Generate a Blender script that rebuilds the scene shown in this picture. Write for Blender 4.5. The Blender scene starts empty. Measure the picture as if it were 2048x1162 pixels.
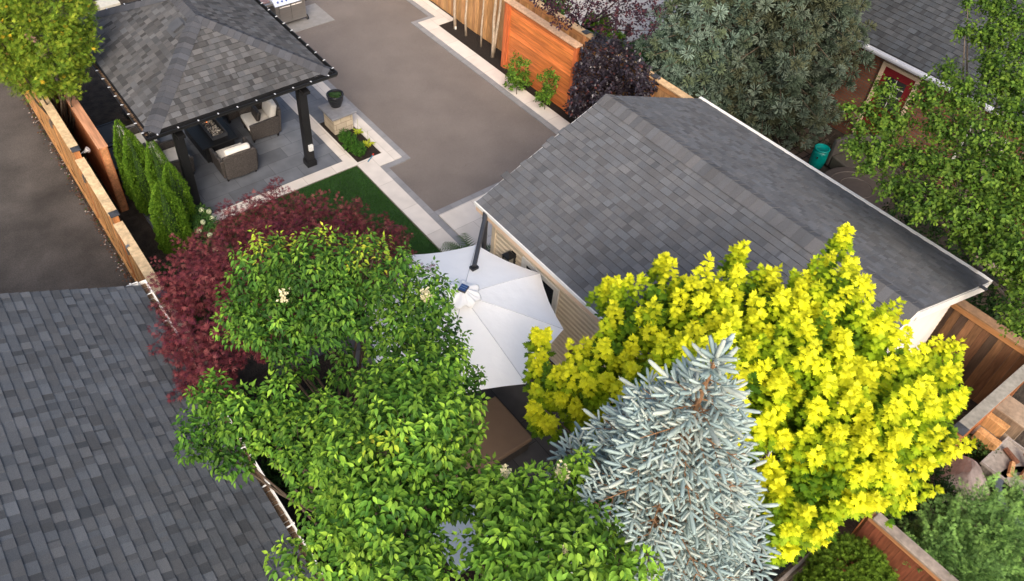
import bpy, bmesh, math, random
import numpy as np
from mathutils import Vector, Matrix
R=math.radians
C=bpy.context.scene.collection
rng=np.random.default_rng(7); random.seed(7)
# ---------------------------------------------------------------- camera, sky, sun, exposure
CM=np.array([[0.813104,-0.397674,0.425108],[-0.581681,-0.583347,0.56688],[0.022552,-0.70821,-0.705642]])
CF,CX,CY,CH=1623.86,912.36,507.47,13.0
sc=bpy.context.scene
cd=bpy.data.cameras.new('camera'); cam=bpy.data.objects.new('camera',cd); C.objects.link(cam); sc.camera=cam
cd.sensor_width=36; cd.lens=CF/2048*36; cd.shift_x=(1024-CX)/2048; cd.shift_y=-(581-CY)/2048
cd.clip_end=500; cd.clip_start=.1
m=Matrix.Identity(4)
for i in range(3):
    m[i][0]=CM[i,0]; m[i][1]=-CM[i,1]; m[i][2]=-CM[i,2]
m[2][3]=CH; cam.matrix_world=m
SUN_EL,SUN_AZ=38,215     # degrees; azimuth clockwise from +y
w=bpy.data.worlds.new('World'); sc.world=w; w.use_nodes=True
nt=w.node_tree; sky=nt.nodes.new('ShaderNodeTexSky'); sky.sky_type='NISHITA'; sky.sun_disc=False
sky.sun_elevation=R(SUN_EL); sky.sun_rotation=R(SUN_AZ); sky.air_density=1; sky.dust_density=5; sky.ozone_density=.7
nt.links.new(sky.outputs[0],nt.nodes['Background'].inputs[0]); nt.nodes['Background'].inputs[1].default_value=.15
sl=bpy.data.lights.new('sun','SUN'); sun=bpy.data.objects.new('sun',sl); C.objects.link(sun)
sl.energy=1.75; sl.angle=R(30); sl.color=(1,.93,.84)
sd=Vector((math.sin(R(SUN_AZ))*math.cos(R(SUN_EL)),math.cos(R(SUN_AZ))*math.cos(R(SUN_EL)),math.sin(R(SUN_EL))))
sun.rotation_euler=sd.to_track_quat('Z','Y').to_euler(); sun.location=sd*40
sc.view_settings.view_transform='Standard'; sc.view_settings.look='None'; sc.view_settings.exposure=0.68; sc.view_settings.gamma=1
# ---------------------------------------------------------------- helpers
def at(u,v,z=0.):
    d=CM@np.array([(u-CX)/CF,(v-CY)/CF,1.]); t=(z-CH)/d[2]; return np.array([d[0]*t,d[1]*t,z])
def atx(u,v,x):
    d=CM@np.array([(u-CX)/CF,(v-CY)/CF,1.]); t=x/d[0]; return np.array([x,d[1]*t,CH+d[2]*t])
def nrm(a): return a/np.maximum(np.linalg.norm(a,axis=-1,keepdims=True),1e-9)
def tag(o,label=None,cat=None,group=None,kind=None):
    if label: o['label']=label
    if cat: o['category']=cat
    if group: o['group']=group
    if kind: o['kind']=kind
    return o
def thing(name,label,cat,loc=(0,0,0),rz=0,group=None):
    o=bpy.data.objects.new(name,None); o.empty_display_size=.1; C.objects.link(o); o.location=loc; o.rotation_euler=(0,0,rz)
    return tag(o,label,cat,group)
def copy_tree(o,parent=None):
    c=o.copy(); C.objects.link(c)
    if parent: c.parent=parent
    for ch in list(o.children): copy_tree(ch,c)
    return c
class MB:
    def __init__(s,col=None): s.V=[];s.F=[];s.K=[];s.S=[];s.c=col or (.5,.5,.5)
    def add(s,vs,fs,col=None):
        n=len(s.V); s.S.append(n); s.V+= [tuple(map(float,v)) for v in vs]; s.F+=[tuple(n+i for i in f) for f in fs]
        s.K+=[tuple(col or s.c)]*len(vs); return s
    def box(s,x0,x1,y0,y1,z0,z1,col=None,M=None):
        vs=[(x,y,z) for z in (z0,z1) for y in (y0,y1) for x in (x0,x1)]
        if M is not None: vs=[M@Vector(v) for v in vs]
        return s.add(vs,[(0,2,3,1),(4,5,7,6),(0,1,5,4),(1,3,7,5),(3,2,6,7),(2,0,4,6)],col)
    def bar(s,a,b,w,h,col=None,up=(0,0,1)):
        a=Vector(a);b=Vector(b);d=(b-a);L=d.length;d.normalize();up=Vector(up)
        x=d.cross(up)
        if x.length<1e-4: x=d.cross(Vector((0,1,0)))
        x.normalize(); z=x.cross(d); M=Matrix((x,d,z)).transposed().to_4x4(); M.translation=a
        return s.box(-w/2,w/2,0,L,-h/2,h/2,col,M)
    def tube(s,pts,rad,n=8,col=None,cap=True):
        pts=[Vector(p) for p in pts]; 
        if not hasattr(rad,'__len__'): rad=[rad]*len(pts)
        vs=[];fs=[];x=None
        for i,p in enumerate(pts):
            d=(pts[min(i+1,len(pts)-1)]-pts[max(i-1,0)]).normalized()
            if x is None:
                x=d.cross(Vector((0,0,1))); 
                if x.length<1e-3: x=Vector((1,0,0))
            x=(x-d*x.dot(d)).normalized(); y=d.cross(x)
            for k in range(n):
                a=2*math.pi*k/n; vs.append(p+(x*math.cos(a)+y*math.sin(a))*rad[i])
        for i in range(len(pts)-1):
            for k in range(n): fs.append((i*n+k,i*n+(k+1)%n,(i+1)*n+(k+1)%n,(i+1)*n+k))
        if cap: fs.append(tuple(range(n-1,-1,-1))); fs.append(tuple((len(pts)-1)*n+k for k in range(n)))
        return s.add(vs,fs,col)
    def lathe(s,c,prof,n=24,col=None):
        vs=[];fs=[]
        for r,z in prof:
            for k in range(n):
                a=2*math.pi*k/n; vs.append((c[0]+r*math.cos(a),c[1]+r*math.sin(a),c[2]+z))
        for i in range(len(prof)-1):
            for k in range(n): fs.append((i*n+k,i*n+(k+1)%n,(i+1)*n+(k+1)%n,(i+1)*n+k))
        fs.append(tuple(range(n-1,-1,-1))); fs.append(tuple((len(prof)-1)*n+k for k in range(n)))
        return s.add(vs,fs,col)
    def prism(s,poly,z0,z1,col=None):
        n=len(poly); vs=[(x,y,z0) for x,y in poly]+[(x,y,z1) for x,y in poly]
        fs=[tuple(range(n-1,-1,-1)),tuple(range(n,2*n))]+[(k,(k+1)%n,n+(k+1)%n,n+k) for k in range(n)]
        return s.add(vs,fs,col)
    def build(s,name,mat,parent=None,bevel=0,smooth=False,world=True,seg=2,sub=0,fix=False):
        me=bpy.data.meshes.new(name); me.from_pydata(s.V,[],s.F)
        a=me.attributes.new('col','FLOAT_COLOR','POINT'); a.data.foreach_set('color',np.array([k+(1,) for k in s.K],dtype=np.float32).ravel())
        me.materials.append(mat); 
        if fix:
            b=bmesh.new(); b.from_mesh(me); bmesh.ops.recalc_face_normals(b,faces=b.faces); b.to_mesh(me); b.free()
        if smooth: me.polygons.foreach_set('use_smooth',[True]*len(me.polygons))
        o=bpy.data.objects.new(name,me); C.objects.link(o)
        if parent is not None:
            o.parent=parent
            if world:
                p=parent; off=Vector((0,0,0))
                while p: off+=p.location; p=p.parent
                o.location=-off
        if bevel:
            b=o.modifiers.new('bevel','BEVEL'); b.width=bevel; b.segments=seg; b.limit_method='ANGLE'
        if sub:
            q=o.modifiers.new('sub','SUBSURF'); q.levels=sub; q.render_levels=sub
        return o
def build_each(mb,name,mat,parent,per=1,**k):
    """every 'per' added solids become one part"""
    st=mb.S+[len(mb.V)]; out=[]
    for i in range(0,len(mb.S),per):
        a,b_=st[i],st[min(i+per,len(mb.S))]; m=MB(); m.V=mb.V[a:b_]; m.K=mb.K[a:b_]; m.F=[tuple(q-a for q in f) for f in mb.F if a<=f[0]<b_]
        out.append(m.build(name,mat,parent,**k))
    return out
def npmesh(name,V,T,K,mat,parent=None,smooth=False):
    """V (n,3), T (m,3) triangles, K (n,3) colours, all world coordinates"""
    me=bpy.data.meshes.new(name); n=len(V);m_=len(T)
    me.vertices.add(n); me.vertices.foreach_set('co',V.astype(np.float32).ravel())
    me.loops.add(m_*3); me.loops.foreach_set('vertex_index',T.astype(np.int32).ravel())
    me.polygons.add(m_); me.polygons.foreach_set('loop_start',np.arange(0,m_*3,3,dtype=np.int32))
    try: me.polygons.foreach_set('loop_total',np.full(m_,3,dtype=np.int32))
    except Exception: pass
    if smooth: me.polygons.foreach_set('use_smooth',np.ones(m_,dtype=bool))
    me.update(calc_edges=True)
    a=me.attributes.new('col','FLOAT_COLOR','POINT'); a.data.foreach_set('color',np.hstack([K,np.ones((n,1))]).astype(np.float32).ravel())
    me.materials.append(mat); o=bpy.data.objects.new(name,me); C.objects.link(o)
    if parent is not None: o.parent=parent; o.location=-parent.location
    return o
def scatter(tV,tT,P,ax,nm,size,col):
    """copies of a leaf template merged into arrays. template x=width y=length z=normal"""
    ax=nrm(ax); nm=nrm(nm-ax*np.sum(nm*ax,1,keepdims=True)); sx=np.cross(ax,nm)
    size=np.broadcast_to(np.asarray(size,float),(len(P),)).reshape(-1,1)
    V=P[:,None,:]+size[:,None,:1]*(tV[None,:,0:1]*sx[:,None,:]+tV[None,:,1:2]*ax[:,None,:]+tV[None,:,2:3]*nm[:,None,:])
    k=len(tV); T=tT[None]+(np.arange(len(P))*k)[:,None,None]
    K=np.repeat(col[:,None,:],k,1)
    return V.reshape(-1,3),T.reshape(-1,3),K.reshape(-1,3)
def join(L):
    o=0;V=[];T=[];K=[]
    for v,t,k in L: V.append(v);T.append(t+o);K.append(k);o+=len(v)
    return np.vstack(V),np.vstack(T),np.vstack(K)
# ---------------------------------------------------------------- materials
def newmat(name):
    m=bpy.data.materials.new(name); m.use_nodes=True; return m,m.node_tree,m.node_tree.nodes['Principled BSDF']
def N(nt,t,**k):
    n=nt.nodes.new(t)
    for a,b in k.items(): setattr(n,a,b)
    return n
def coords(nt,scale=(1,1,1),rot=(0,0,0)):
    tc=N(nt,'ShaderNodeTexCoord'); mp=N(nt,'ShaderNodeMapping'); mp.inputs['Scale'].default_value=scale; mp.inputs['Rotation'].default_value=rot
    nt.links.new(tc.outputs['Object'],mp.inputs[0]); return mp.outputs[0]
def pm(name,col=(.5,.5,.5),rough=.75,var=.2,vs=5,stretch=(1,1,1),bump=.2,bs=80,metal=0,attr=False,trans=0,spec=.4,big=None,detail=5,dist=.01):
    m,nt,b=newmat(name); L=nt.links.new
    b.inputs['Roughness'].default_value=rough; b.inputs['Metallic'].default_value=metal; b.inputs['Specular IOR Level'].default_value=spec
    co=coords(nt,stretch)
    if attr:
        a=N(nt,'ShaderNodeAttribute',attribute_name='col'); base=a.outputs['Color']
    else:
        a=N(nt,'ShaderNodeRGB'); a.outputs[0].default_value=(*col,1); base=a.outputs[0]
    def mul(base,vs,var,detail):
        n=N(nt,'ShaderNodeTexNoise'); n.inputs['Scale'].default_value=vs; n.inputs['Detail'].default_value=detail; L(co,n.inputs['Vector'])
        mr=N(nt,'ShaderNodeMapRange'); mr.inputs['From Min'].default_value=.3; mr.inputs['From Max'].default_value=.7
        mr.inputs['To Min'].default_value=1-var; mr.inputs['To Max'].default_value=1+var; L(n.outputs['Fac'],mr.inputs['Value'])
        mx=N(nt,'ShaderNodeVectorMath',operation='SCALE'); L(base,mx.inputs[0]); L(mr.outputs[0],mx.inputs['Scale']); return mx.outputs[0]
    if var: base=mul(base,vs,var,detail)
    if big: base=mul(base,big[0],big[1],3)
    L(base,b.inputs['Base Color'])
    if bump:
        n=N(nt,'ShaderNodeTexNoise'); n.inputs['Scale'].default_value=bs; n.inputs['Detail'].default_value=4; L(co,n.inputs['Vector'])
        bp=N(nt,'ShaderNodeBump'); bp.inputs['Strength'].default_value=bump; bp.inputs['Distance'].default_value=dist
        L(n.outputs['Fac'],bp.inputs['Height']); L(bp.outputs[0],b.inputs['Normal'])
    if trans:
        tr=N(nt,'ShaderNodeBsdfTranslucent'); L(base,tr.inputs[0]); mix=N(nt,'ShaderNodeMixShader'); mix.inputs[0].default_value=trans
        L(b.outputs[0],mix.inputs[1]); L(tr.outputs[0],mix.inputs[2]); L(mix.outputs[0],nt.nodes['Material Output'].inputs[0])
    return m
def brickmat(name,c1,c2,mortar,bw,rh,ms=.006,plane='xy',off=.5,rough=.75,var=.12,bump=.3,rot=0,squash=1,freq=2,origin=(0,0)):
    m,nt,b=newmat(name); L=nt.links.new; b.inputs['Roughness'].default_value=rough; b.inputs['Specular IOR Level'].default_value=.3
    tc=N(nt,'ShaderNodeTexCoord'); sp=N(nt,'ShaderNodeSeparateXYZ'); cb=N(nt,'ShaderNodeCombineXYZ'); L(tc.outputs['Object'],sp.inputs[0])
    i,j={'xy':(0,1),'yx':(1,0),'yz':(1,2),'xz':(0,2)}[plane]; L(sp.outputs[i],cb.inputs[0]); L(sp.outputs[j],cb.inputs[1])
    mp=N(nt,'ShaderNodeMapping'); mp.inputs['Location'].default_value=(-origin[0],-origin[1],0); L(cb.outputs[0],mp.inputs[0])
    br=N(nt,'ShaderNodeTexBrick'); br.offset=off; br.offset_frequency=freq; br.squash=squash
    L(mp.outputs[0],br.inputs['Vector']); br.inputs['Color1'].default_value=(*c1,1); br.inputs['Color2'].default_value=(*c2,1); br.inputs['Mortar'].default_value=(*mortar,1)
    br.inputs['Scale'].default_value=1; br.inputs['Brick Width'].default_value=bw; br.inputs['Row Height'].default_value=rh; br.inputs['Mortar Size'].default_value=ms; br.inputs['Mortar Smooth'].default_value=.2; br.inputs['Bias'].default_value=0
    n=N(nt,'ShaderNodeTexNoise'); n.inputs['Scale'].default_value=3; n.inputs['Detail'].default_value=8; L(tc.outputs['Object'],n.inputs['Vector'])
    mr=N(nt,'ShaderNodeMapRange'); mr.inputs['From Min'].default_value=.3; mr.inputs['From Max'].default_value=.7; mr.inputs['To Min'].default_value=1-var; mr.inputs['To Max'].default_value=1+var; L(n.outputs['Fac'],mr.inputs['Value'])
    mx=N(nt,'ShaderNodeVectorMath',operation='SCALE'); L(br.outputs['Color'],mx.inputs[0]); L(mr.outputs[0],mx.inputs['Scale']); L(mx.outputs[0],b.inputs['Base Color'])
    inv=N(nt,'ShaderNodeMath',operation='SUBTRACT'); inv.inputs[0].default_value=1; L(br.outputs['Fac'],inv.inputs[1])
    n2=N(nt,'ShaderNodeTexNoise'); n2.inputs['Scale'].default_value=40; L(tc.outputs['Object'],n2.inputs['Vector'])
    ad=N(nt,'ShaderNodeMath',operation='MULTIPLY_ADD'); L(n2.outputs['Fac'],ad.inputs[0]); ad.inputs[1].default_value=.3; L(inv.outputs[0],ad.inputs[2])
    bp=N(nt,'ShaderNodeBump'); bp.inputs['Strength'].default_value=bump; bp.inputs['Distance'].default_value=.01; L(ad.outputs[0],bp.inputs['Height']); L(bp.outputs[0],b.inputs['Normal'])
    return m
M_shingle=pm('asphalt_shingle',attr=True,rough=.9,var=.22,vs=120,bump=.5,bs=260,spec=.25,big=(1.3,.1))
M_wood=pm('cedar_boards',attr=True,rough=.6,var=.28,vs=3.5,stretch=(9,9,1),bump=.25,bs=30,big=(.9,.22))
M_woodh=pm('cedar_boards_horizontal',attr=True,rough=.5,var=.22,vs=3,stretch=(9,.8,9),bump=.2,bs=30,big=(1.3,.2))
M_woodx=pm('cedar_boards_cross',attr=True,rough=.6,var=.25,vs=3,stretch=(1,9,9),bump=.2,bs=30,big=(1.3,.15))
M_cap=pm('weathered_cap',attr=True,rough=.75,var=.2,vs=14,bump=.2,bs=60,big=(3,.2))
M_black=pm('black_aluminium',(.012,.012,.013),rough=.4,var=.1,bump=0)
M_dark=pm('charcoal_metal',(.05,.052,.058),rough=.4,var=.1,bump=0)
M_white=pm('white_painted_metal',(.78,.76,.72),rough=.45,var=.05,vs=8,bump=.05)
M_soft=pm('warm_white_stucco',(.74,.69,.64),rough=.9,var=.05,vs=3,bump=.25,bs=150)
M_steel=pm('stainless_steel',(.5,.48,.45),rough=.32,var=.08,metal=.9,bump=0,stretch=(1,1,12))
M_clip=pm('galvanised_clip',(.75,.75,.75),rough=.35,var=0,metal=.3,bump=0)
M_debris=pm('gutter_debris',(.16,.10,.06),rough=1,var=.5,vs=30,bump=.8,bs=60)
M_any=pm('painted_various',attr=True,rough=.6,var=.08,vs=12,bump=.1)
M_gloss=pm('glossy_various',attr=True,rough=.25,var=.04,vs=12,bump=0)
M_leaf=pm('leaf',attr=True,rough=.62,var=.12,vs=25,bump=0,trans=.32,spec=.2)
M_leafy=pm('leaf_soft',attr=True,rough=.7,var=.12,vs=25,bump=0,trans=.25,spec=.15)
M_needle=pm('needle',attr=True,rough=.65,var=.1,vs=30,bump=0,trans=.08,spec=.2)
M_bark=pm('bark',attr=True,rough=.9,var=.3,vs=30,stretch=(1,1,.3),bump=.5,bs=40)
M_fabric=pm('cream_cushion_fabric',(.72,.68,.62),rough=.9,var=.05,vs=10,bump=.15,bs=200)
M_canvas=pm('white_canopy_fabric',(.95,.94,.925),rough=.85,var=.02,vs=3,bump=.35,bs=5,trans=.08,dist=.03)
M_rock=pm('stone',attr=True,rough=.85,var=.3,vs=5,bump=.6,bs=18,dist=.03)
M_soil=pm('dark_mulch',(.022,.015,.011),rough=1,var=.5,vs=30,bump=1,bs=45,dist=.04)
def wicker(name,c):
    m,nt,b=newmat(name); L=nt.links.new; b.inputs['Roughness'].default_value=.6
    tc=N(nt,'ShaderNodeTexCoord'); 
    w1=N(nt,'ShaderNodeTexWave',bands_direction='Z'); w1.inputs['Scale'].default_value=11; w1.inputs['Distortion'].default_value=2.5; w1.inputs['Detail'].default_value=3; w1.inputs['Detail Scale'].default_value=6; L(tc.outputs['Object'],w1.inputs[0])
    ch=N(nt,'ShaderNodeTexVoronoi'); ch.inputs['Scale'].default_value=38; L(tc.outputs['Object'],ch.inputs['Vector'])
    mm=N(nt,'ShaderNodeMath',operation='MULTIPLY'); L(w1.outputs['Fac'],mm.inputs[0]); L(ch.outputs['Distance'],mm.inputs[1])
    cr=N(nt,'ShaderNodeMapRange'); cr.inputs['To Min'].default_value=.45; cr.inputs['To Max'].default_value=2.3; L(mm.outputs[0],cr.inputs['Value'])
    mx=N(nt,'ShaderNodeVectorMath',operation='SCALE'); mx.inputs[0].default_value=c; L(cr.outputs[0],mx.inputs['Scale']); L(mx.outputs[0],b.inputs['Base Color'])
    bp=N(nt,'ShaderNodeBump'); bp.inputs['Strength'].default_value=.6; bp.inputs['Distance'].default_value=.01; L(mm.outputs[0],bp.inputs['Height']); L(bp.outputs[0],b.inputs['Normal'])
    return m
M_wick=wicker('grey_brown_wicker',(.062,.052,.046))
M_wickd=wicker('dark_brown_wicker',(.035,.028,.024))
# ---------------------------------------------------------------- setting: sheets on the ground
def sheet(name,poly,z,mat,label=None,cat=None,thick=0):
    mb=MB()
    if thick: mb.prism(poly,z-thick,z)
    else: mb.add([(x,y,z) for x,y in poly],[tuple(range(len(poly)))])
    o=mb.build(name,mat); tag(o,label,cat,kind='structure'); return o
M_earth=pm('garden_earth',(.05,.038,.028),rough=1,var=.45,vs=4,bump=.8,bs=20,dist=.05,big=(.4,.3))
sheet('ground',[(-60,-60),(90,-60),(90,110),(-60,110)],0,M_earth,'dark garden earth around and between the yards','ground')
M_alley=pm('alley_gravel',(.070,.062,.056),rough=.95,var=.3,vs=60,bump=.6,bs=110,big=(.7,.5))
sheet('alley_road',[(-30,9),(1.52,9),(1.52,60),(-30,60)],.008,M_alley,'worn dark grey-brown asphalt alley left of the wooden fence','road')
M_drive=pm('driveway_asphalt',(.172,.146,.130),rough=.9,var=.26,vs=110,bump=.5,bs=240,detail=8,big=(.9,.10))
drive=[(8.2,11.87),(12.67,11.87),(12.67,19.62),(13.4,19.62),(13.4,40),(12.2,40),(12.2,22.75),(8.87,22.75),(8.87,13.91),(8.2,13.91)]
sheet('driveway',[(8.2,8.9),(12.67,8.9),(12.67,19.62),(13.4,19.62),(13.4,22.75),(8.87,22.75),(8.87,13.91),(8.2,13.91)],.012,M_drive,'smooth warm grey asphalt court in the middle','driveway')
def slabs(n,pl,bw,rh,org=(0,0),off=.5):
    return brickmat(n,(.68,.62,.56),(.60,.545,.49),(.33,.29,.25),bw,rh,.004,pl,off=off,rough=.8,var=.07,bump=.12,origin=org)
M_pathA=slabs('limestone_path_long','yx',1.05,.45,(13.9,7.58)); M_pathR=slabs('limestone_path_right','yx',.95,.47,(12.7,12.8)); M_pathG=slabs('limestone_apron','xy',.95,.62,(8.2,9.2),.4)
M_pathB=slabs('limestone_path_cross','xy',.8,.34,(3.,14.4),.0)
GREY=brickmat('grey_border_pavers',(.27,.265,.27),(.23,.23,.24),(.15,.15,.15),.32,3.,.004,'yx',off=0,var=.1,bump=.1)
GREYx=brickmat('grey_border_pavers_cross',(.27,.265,.27),(.23,.23,.24),(.15,.15,.15),.32,3.,.004,'xy',off=0,var=.1,bump=.1)
def rect(x0,x1,y0,y1): return [(x0,y0),(x1,y0),(x1,y1),(x0,y1)]
sheet('grass_side_path',rect(7.58,8.03,9.2,14.40),.05,M_pathA,'white limestone slab path between the lawn and the asphalt','path',.05)
sheet('patio_cross_path',rect(3.,7.64,14.40,14.73),.052,M_pathB,'narrow white slab strip between slate patio and lawn','path',.05)
sheet('patio_side_path',rect(7.36,7.64,14.732,18.9),.05,M_pathA,'thin white slab strip beside the small garden bed','path',.05)
sheet('jog_path',[(7.642,14.402),(8.03,14.402),(8.03,14.05),(8.7,14.05),(8.7,19.2),(8.36,19.2),(8.36,14.48),(7.642,14.48)],.05,M_pathA,'white slab path running past the stone pillar','path',.05)
sheet('patio_north_path',rect(3.,8.355,18.95,19.2),.05,M_pathB,'white slab strip behind the slate patio','path',.05)
sheet('right_path',rect(12.83,13.27,8.9,19.02),.05,M_pathR,'white slab path along the mulch bed by the orange screen','path',.05)
sheet('right_jog_path',[(12.83,19.022),(13.92,19.022),(13.92,30),(13.5,30),(13.5,19.5),(12.83,19.5)],.05,M_pathR,'white slab path stepping outwards beside the board fence','path',.05)
sheet('garage_apron',rect(8.22,12.82,8.9,11.70),.046,M_pathG,'large pale slabs in front of the garage','path',.045)
sheet('north_path',rect(9.0,13.3,22.9,23.5),.05,M_pathB,'white slab strip behind the grill','path',.05)
b=MB()
for x0,x1,y0,y1 in [(8.705,8.87,13.9,22.7),(8.033,8.702,13.88,14.045),(8.033,8.2,9.2,13.875),(12.66,12.825,11.875,19.5),(12.66,13.49,19.51,19.66),(13.35,13.49,19.665,30)]: b.box(x0,x1,y0,y1,.0,.036)
tag(b.build('driveway_border',GREY),'mid grey paver band edging the asphalt lengthwise','kerb',kind='structure')
b=MB().box(8.205,12.655,11.705,11.87,0,.036)
tag(b.build('driveway_border_cross',GREYx),'mid grey paver band between the asphalt and the pale garage slabs','kerb',kind='structure')
M_slate=brickmat('slate_patio',(.105,.112,.128),(.165,.175,.195),(.06,.06,.065),.92,.46,.005,'xy',off=.37,var=.16,rough=.55,bump=.15,origin=(.2,14.75))
sheet('slate_patio',[(2.5,14.735),(7.355,14.735),(7.355,16.5),(8.355,16.5),(8.355,18.945),(2.5,18.945)],.045,M_slate,'blue grey slate patio under the pavilion','patio',.045)
M_slate2=brickmat('dark_slate_court',(.045,.043,.045),(.085,.08,.08),(.02,.02,.02),.92,.6,.006,'yx',off=.5,var=.2,rough=.5,bump=.15,origin=(.1,.2))
sheet('slate_courtyard',rect(3.0,7.6,1.3,10.2),.02,M_slate2,'dark charcoal slate courtyard below the umbrella','patio',.02)
sheet('grill_pad',rect(8.9,10.74,21.12,22.4),.03,pm('pad_stone',(.26,.25,.24),rough=.8,var=.1,vs=6,bump=.1),'grey stone pad below the grill','patio',.03)
# mulch beds
sheet('mulch_bed',[(13.275,8.9),(14.0,8.9),(14.0,19.02),(13.275,19.02)],.03,M_soil,'black mulch bed along the fence with young trees','bed',.03)
sheet('garden_bed',[(7.645,14.485),(8.355,14.485),(8.355,16.5),(7.645,16.5)],.03,M_soil,'small dark soil bed at the stone pillar','bed',.03)
sheet('tree_bed',[(1.8,3.2),(4.35,3.2),(4.6,6.2),(4.3,9.6),(1.8,9.6)],.032,M_soil,'dark mulch bed under the lilacs','bed',.032)
# lawns
M_lawn=pm('lawn_green',(.020,.062,.010),rough=.9,var=.35,vs=50,bump=.8,bs=90,dist=.02,big=(1.2,.2))
M_blade=pm('grass_blade',attr=True,rough=.7,var=.1,bump=0,trans=.2,spec=.2)
def lawn(name,x0,x1,y0,y1,label,n):
    sheet(name,rect(x0,x1,y0,y1),.03,M_lawn,label,'lawn',.03)
    P=np.c_[rng.uniform(x0+.01,x1-.01,n),rng.uniform(y0+.01,y1-.01,n),np.full(n,.03)]
    ax=np.c_[rng.normal(0,.45,n),rng.normal(0,.45,n),np.ones(n)]; nm=rng.normal(0,1,(n,3))
    g=rng.uniform(.6,1.4,(n,1))*np.array([[.030,.090,.012]])
    v,t,k=scatter(np.array([[-.12,0,0],[.12,0,0],[0,1,.2]]),np.array([[0,1,2]]),P,ax,nm,rng.uniform(.025,.05,n),g)
    tag(npmesh('grass',v,t,k,M_blade),'short dense grass blades of the '+label.split(' lawn')[0]+' lawn','grass',kind='stuff')
lawn('lawn',3.6,7.56,9.9,14.395,'small dark green lawn beside the red maple',60000)
lawn('neighbour_lawn',16.6,19.5,12.3,14.9,'shaded neighbour lawn behind the purple shrub',15000)
sheet('neighbour_terrace',rect(16.2,22,14.95,19),.04,pm('pale_terrace',(.55,.5,.45),rough=.85,var=.12,vs=2,bump=.1),'pale stone terrace beyond the lawn behind the fence','patio',.04)
M_pav=brickmat('tan_round_pavers',(.16,.115,.09),(.12,.09,.07),(.03,.025,.02),.28,.2,.02,'xy',var=.25,bump=.5)
sheet('neighbour_path',[(15.6,8.5),(17.5,7.9),(18.6,8.3),(18.9,9.0),(18.4,9.1),(17.6,8.6),(16,9.3)],.02,M_pav,'tan stone paver path beside the teal barrel','path',.02)
sheet('neighbour_court',[(15.2,3.0),(19.1,3.0),(19.1,8.2),(17.4,7.8),(15.2,8.4)],.015,pm('brown_court',(.055,.047,.038),rough=.9,var=.3,vs=5,bump=.3),'dim brown court under the birch','patio',.015)
# ---------------------------------------------------------------- roofs
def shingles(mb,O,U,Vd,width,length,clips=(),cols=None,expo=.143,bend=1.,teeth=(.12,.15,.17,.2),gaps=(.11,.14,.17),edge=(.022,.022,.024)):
    """laminated shingles on the plane O + s*U + t*V; clips: list of (point2d, outward normal2d)"""
    U=np.array(U,float);Vd=np.array(Vd,float);Nn=np.cross(U,Vd);O=np.array(O,float)
    bm=bmesh.new(); lay=bm.verts.layers.float_vector.new('c')
    def slab(s0,s1,t0,t1,h0,h1,c):
        vs=[bm.verts.new(p) for p in ((s0,t0,h0),(s1,t0,h0),(s1,t1,h1),(s0,t1,h1),(s0,t0,-.004),(s1,t0,-.004),(s0,t1,-.004),(s1,t1,-.004))]
        for v in vs: v[lay]=c
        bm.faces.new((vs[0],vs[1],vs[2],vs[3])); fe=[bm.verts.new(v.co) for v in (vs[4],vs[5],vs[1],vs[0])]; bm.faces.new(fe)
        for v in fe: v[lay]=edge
        bm.faces.new((vs[5],vs[7],vs[2],vs[1])); bm.faces.new((vs[6],vs[4],vs[0],vs[3]))
    n=int(math.ceil(length/expo))
    for i in range(n):
        t0=i*expo; t1=min(t0+expo+.02,length)
        s=-random.random()*.3
        while s<width:                       # lower laminate
            L=random.uniform(.14,.3); c=cols(0); slab(max(s,0),min(s+L,width),t0,t1,.014,.002,c); s+=L
        s=-random.random()*.3
        while s<width:                       # upper teeth
            L=random.choice(teeth)*random.uniform(.93,1.07); g=random.choice(gaps)*random.uniform(.93,1.07)
            if s+L>0 and s<width: slab(max(s,0),min(s+L,width),t0+.0015,t1,.0190*bend,.004,cols(1))
            s+=L+g
    for p,nn in clips:
        g=bm.verts[:]+bm.edges[:]+bm.faces[:]
        bmesh.ops.bisect_plane(bm,geom=g,plane_co=(p[0],p[1],0),plane_no=(nn[0],nn[1],0),clear_outer=True)
    bm.verts.ensure_lookup_table(); bm.verts.index_update()
    base=len(mb.V)
    for v in bm.verts:
        p=O+U*v.co.x+Vd*v.co.y+Nn*v.co.z; mb.V.append(tuple(p)); mb.K.append(tuple(v[lay]))
    for f in bm.faces: mb.F.append(tuple(base+v.index for v in f.verts))
    bm.free()
def ridgecaps(mb,p0,p1,n1,n2,cols,w=.17,expo=.16,lift=.02):
    """bent cap shingles from low p0 to high p1; n1,n2 unit directions going down each side"""
    p0=np.array(p0,float);p1=np.array(p1,float);d=p1-p0;L=np.linalg.norm(d);d/=L;n1=np.array(n1,float);n2=np.array(n2,float)
    up=nrm(-(n1+n2)); k=int(L/expo)
    for i in range(k+1):
        a=p0+d*i*expo; b_=p0+d*min(i*expo+expo*1.25,L); c=cols(1)
        q=[]
        for P,h in ((a,lift+.014),(b_,lift)):
            q+=[P+n1*w+up*(h-.012),P+n1*w*.35+up*(h+.004),P+up*(h+.0),P+n2*w*.35+up*(h+.004),P+n2*w+up*(h-.012)]
            q[-3]=P+up*(h+.012)
        lo=[x-up*.02 for x in q[:5]]
        mb.add(q+lo,[(0,1,6,5),(1,2,7,6),(2,3,8,7),(3,4,9,8),(10,11,1,0),(11,12,2,1),(12,13,3,2),(13,14,4,3)],c)
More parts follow.
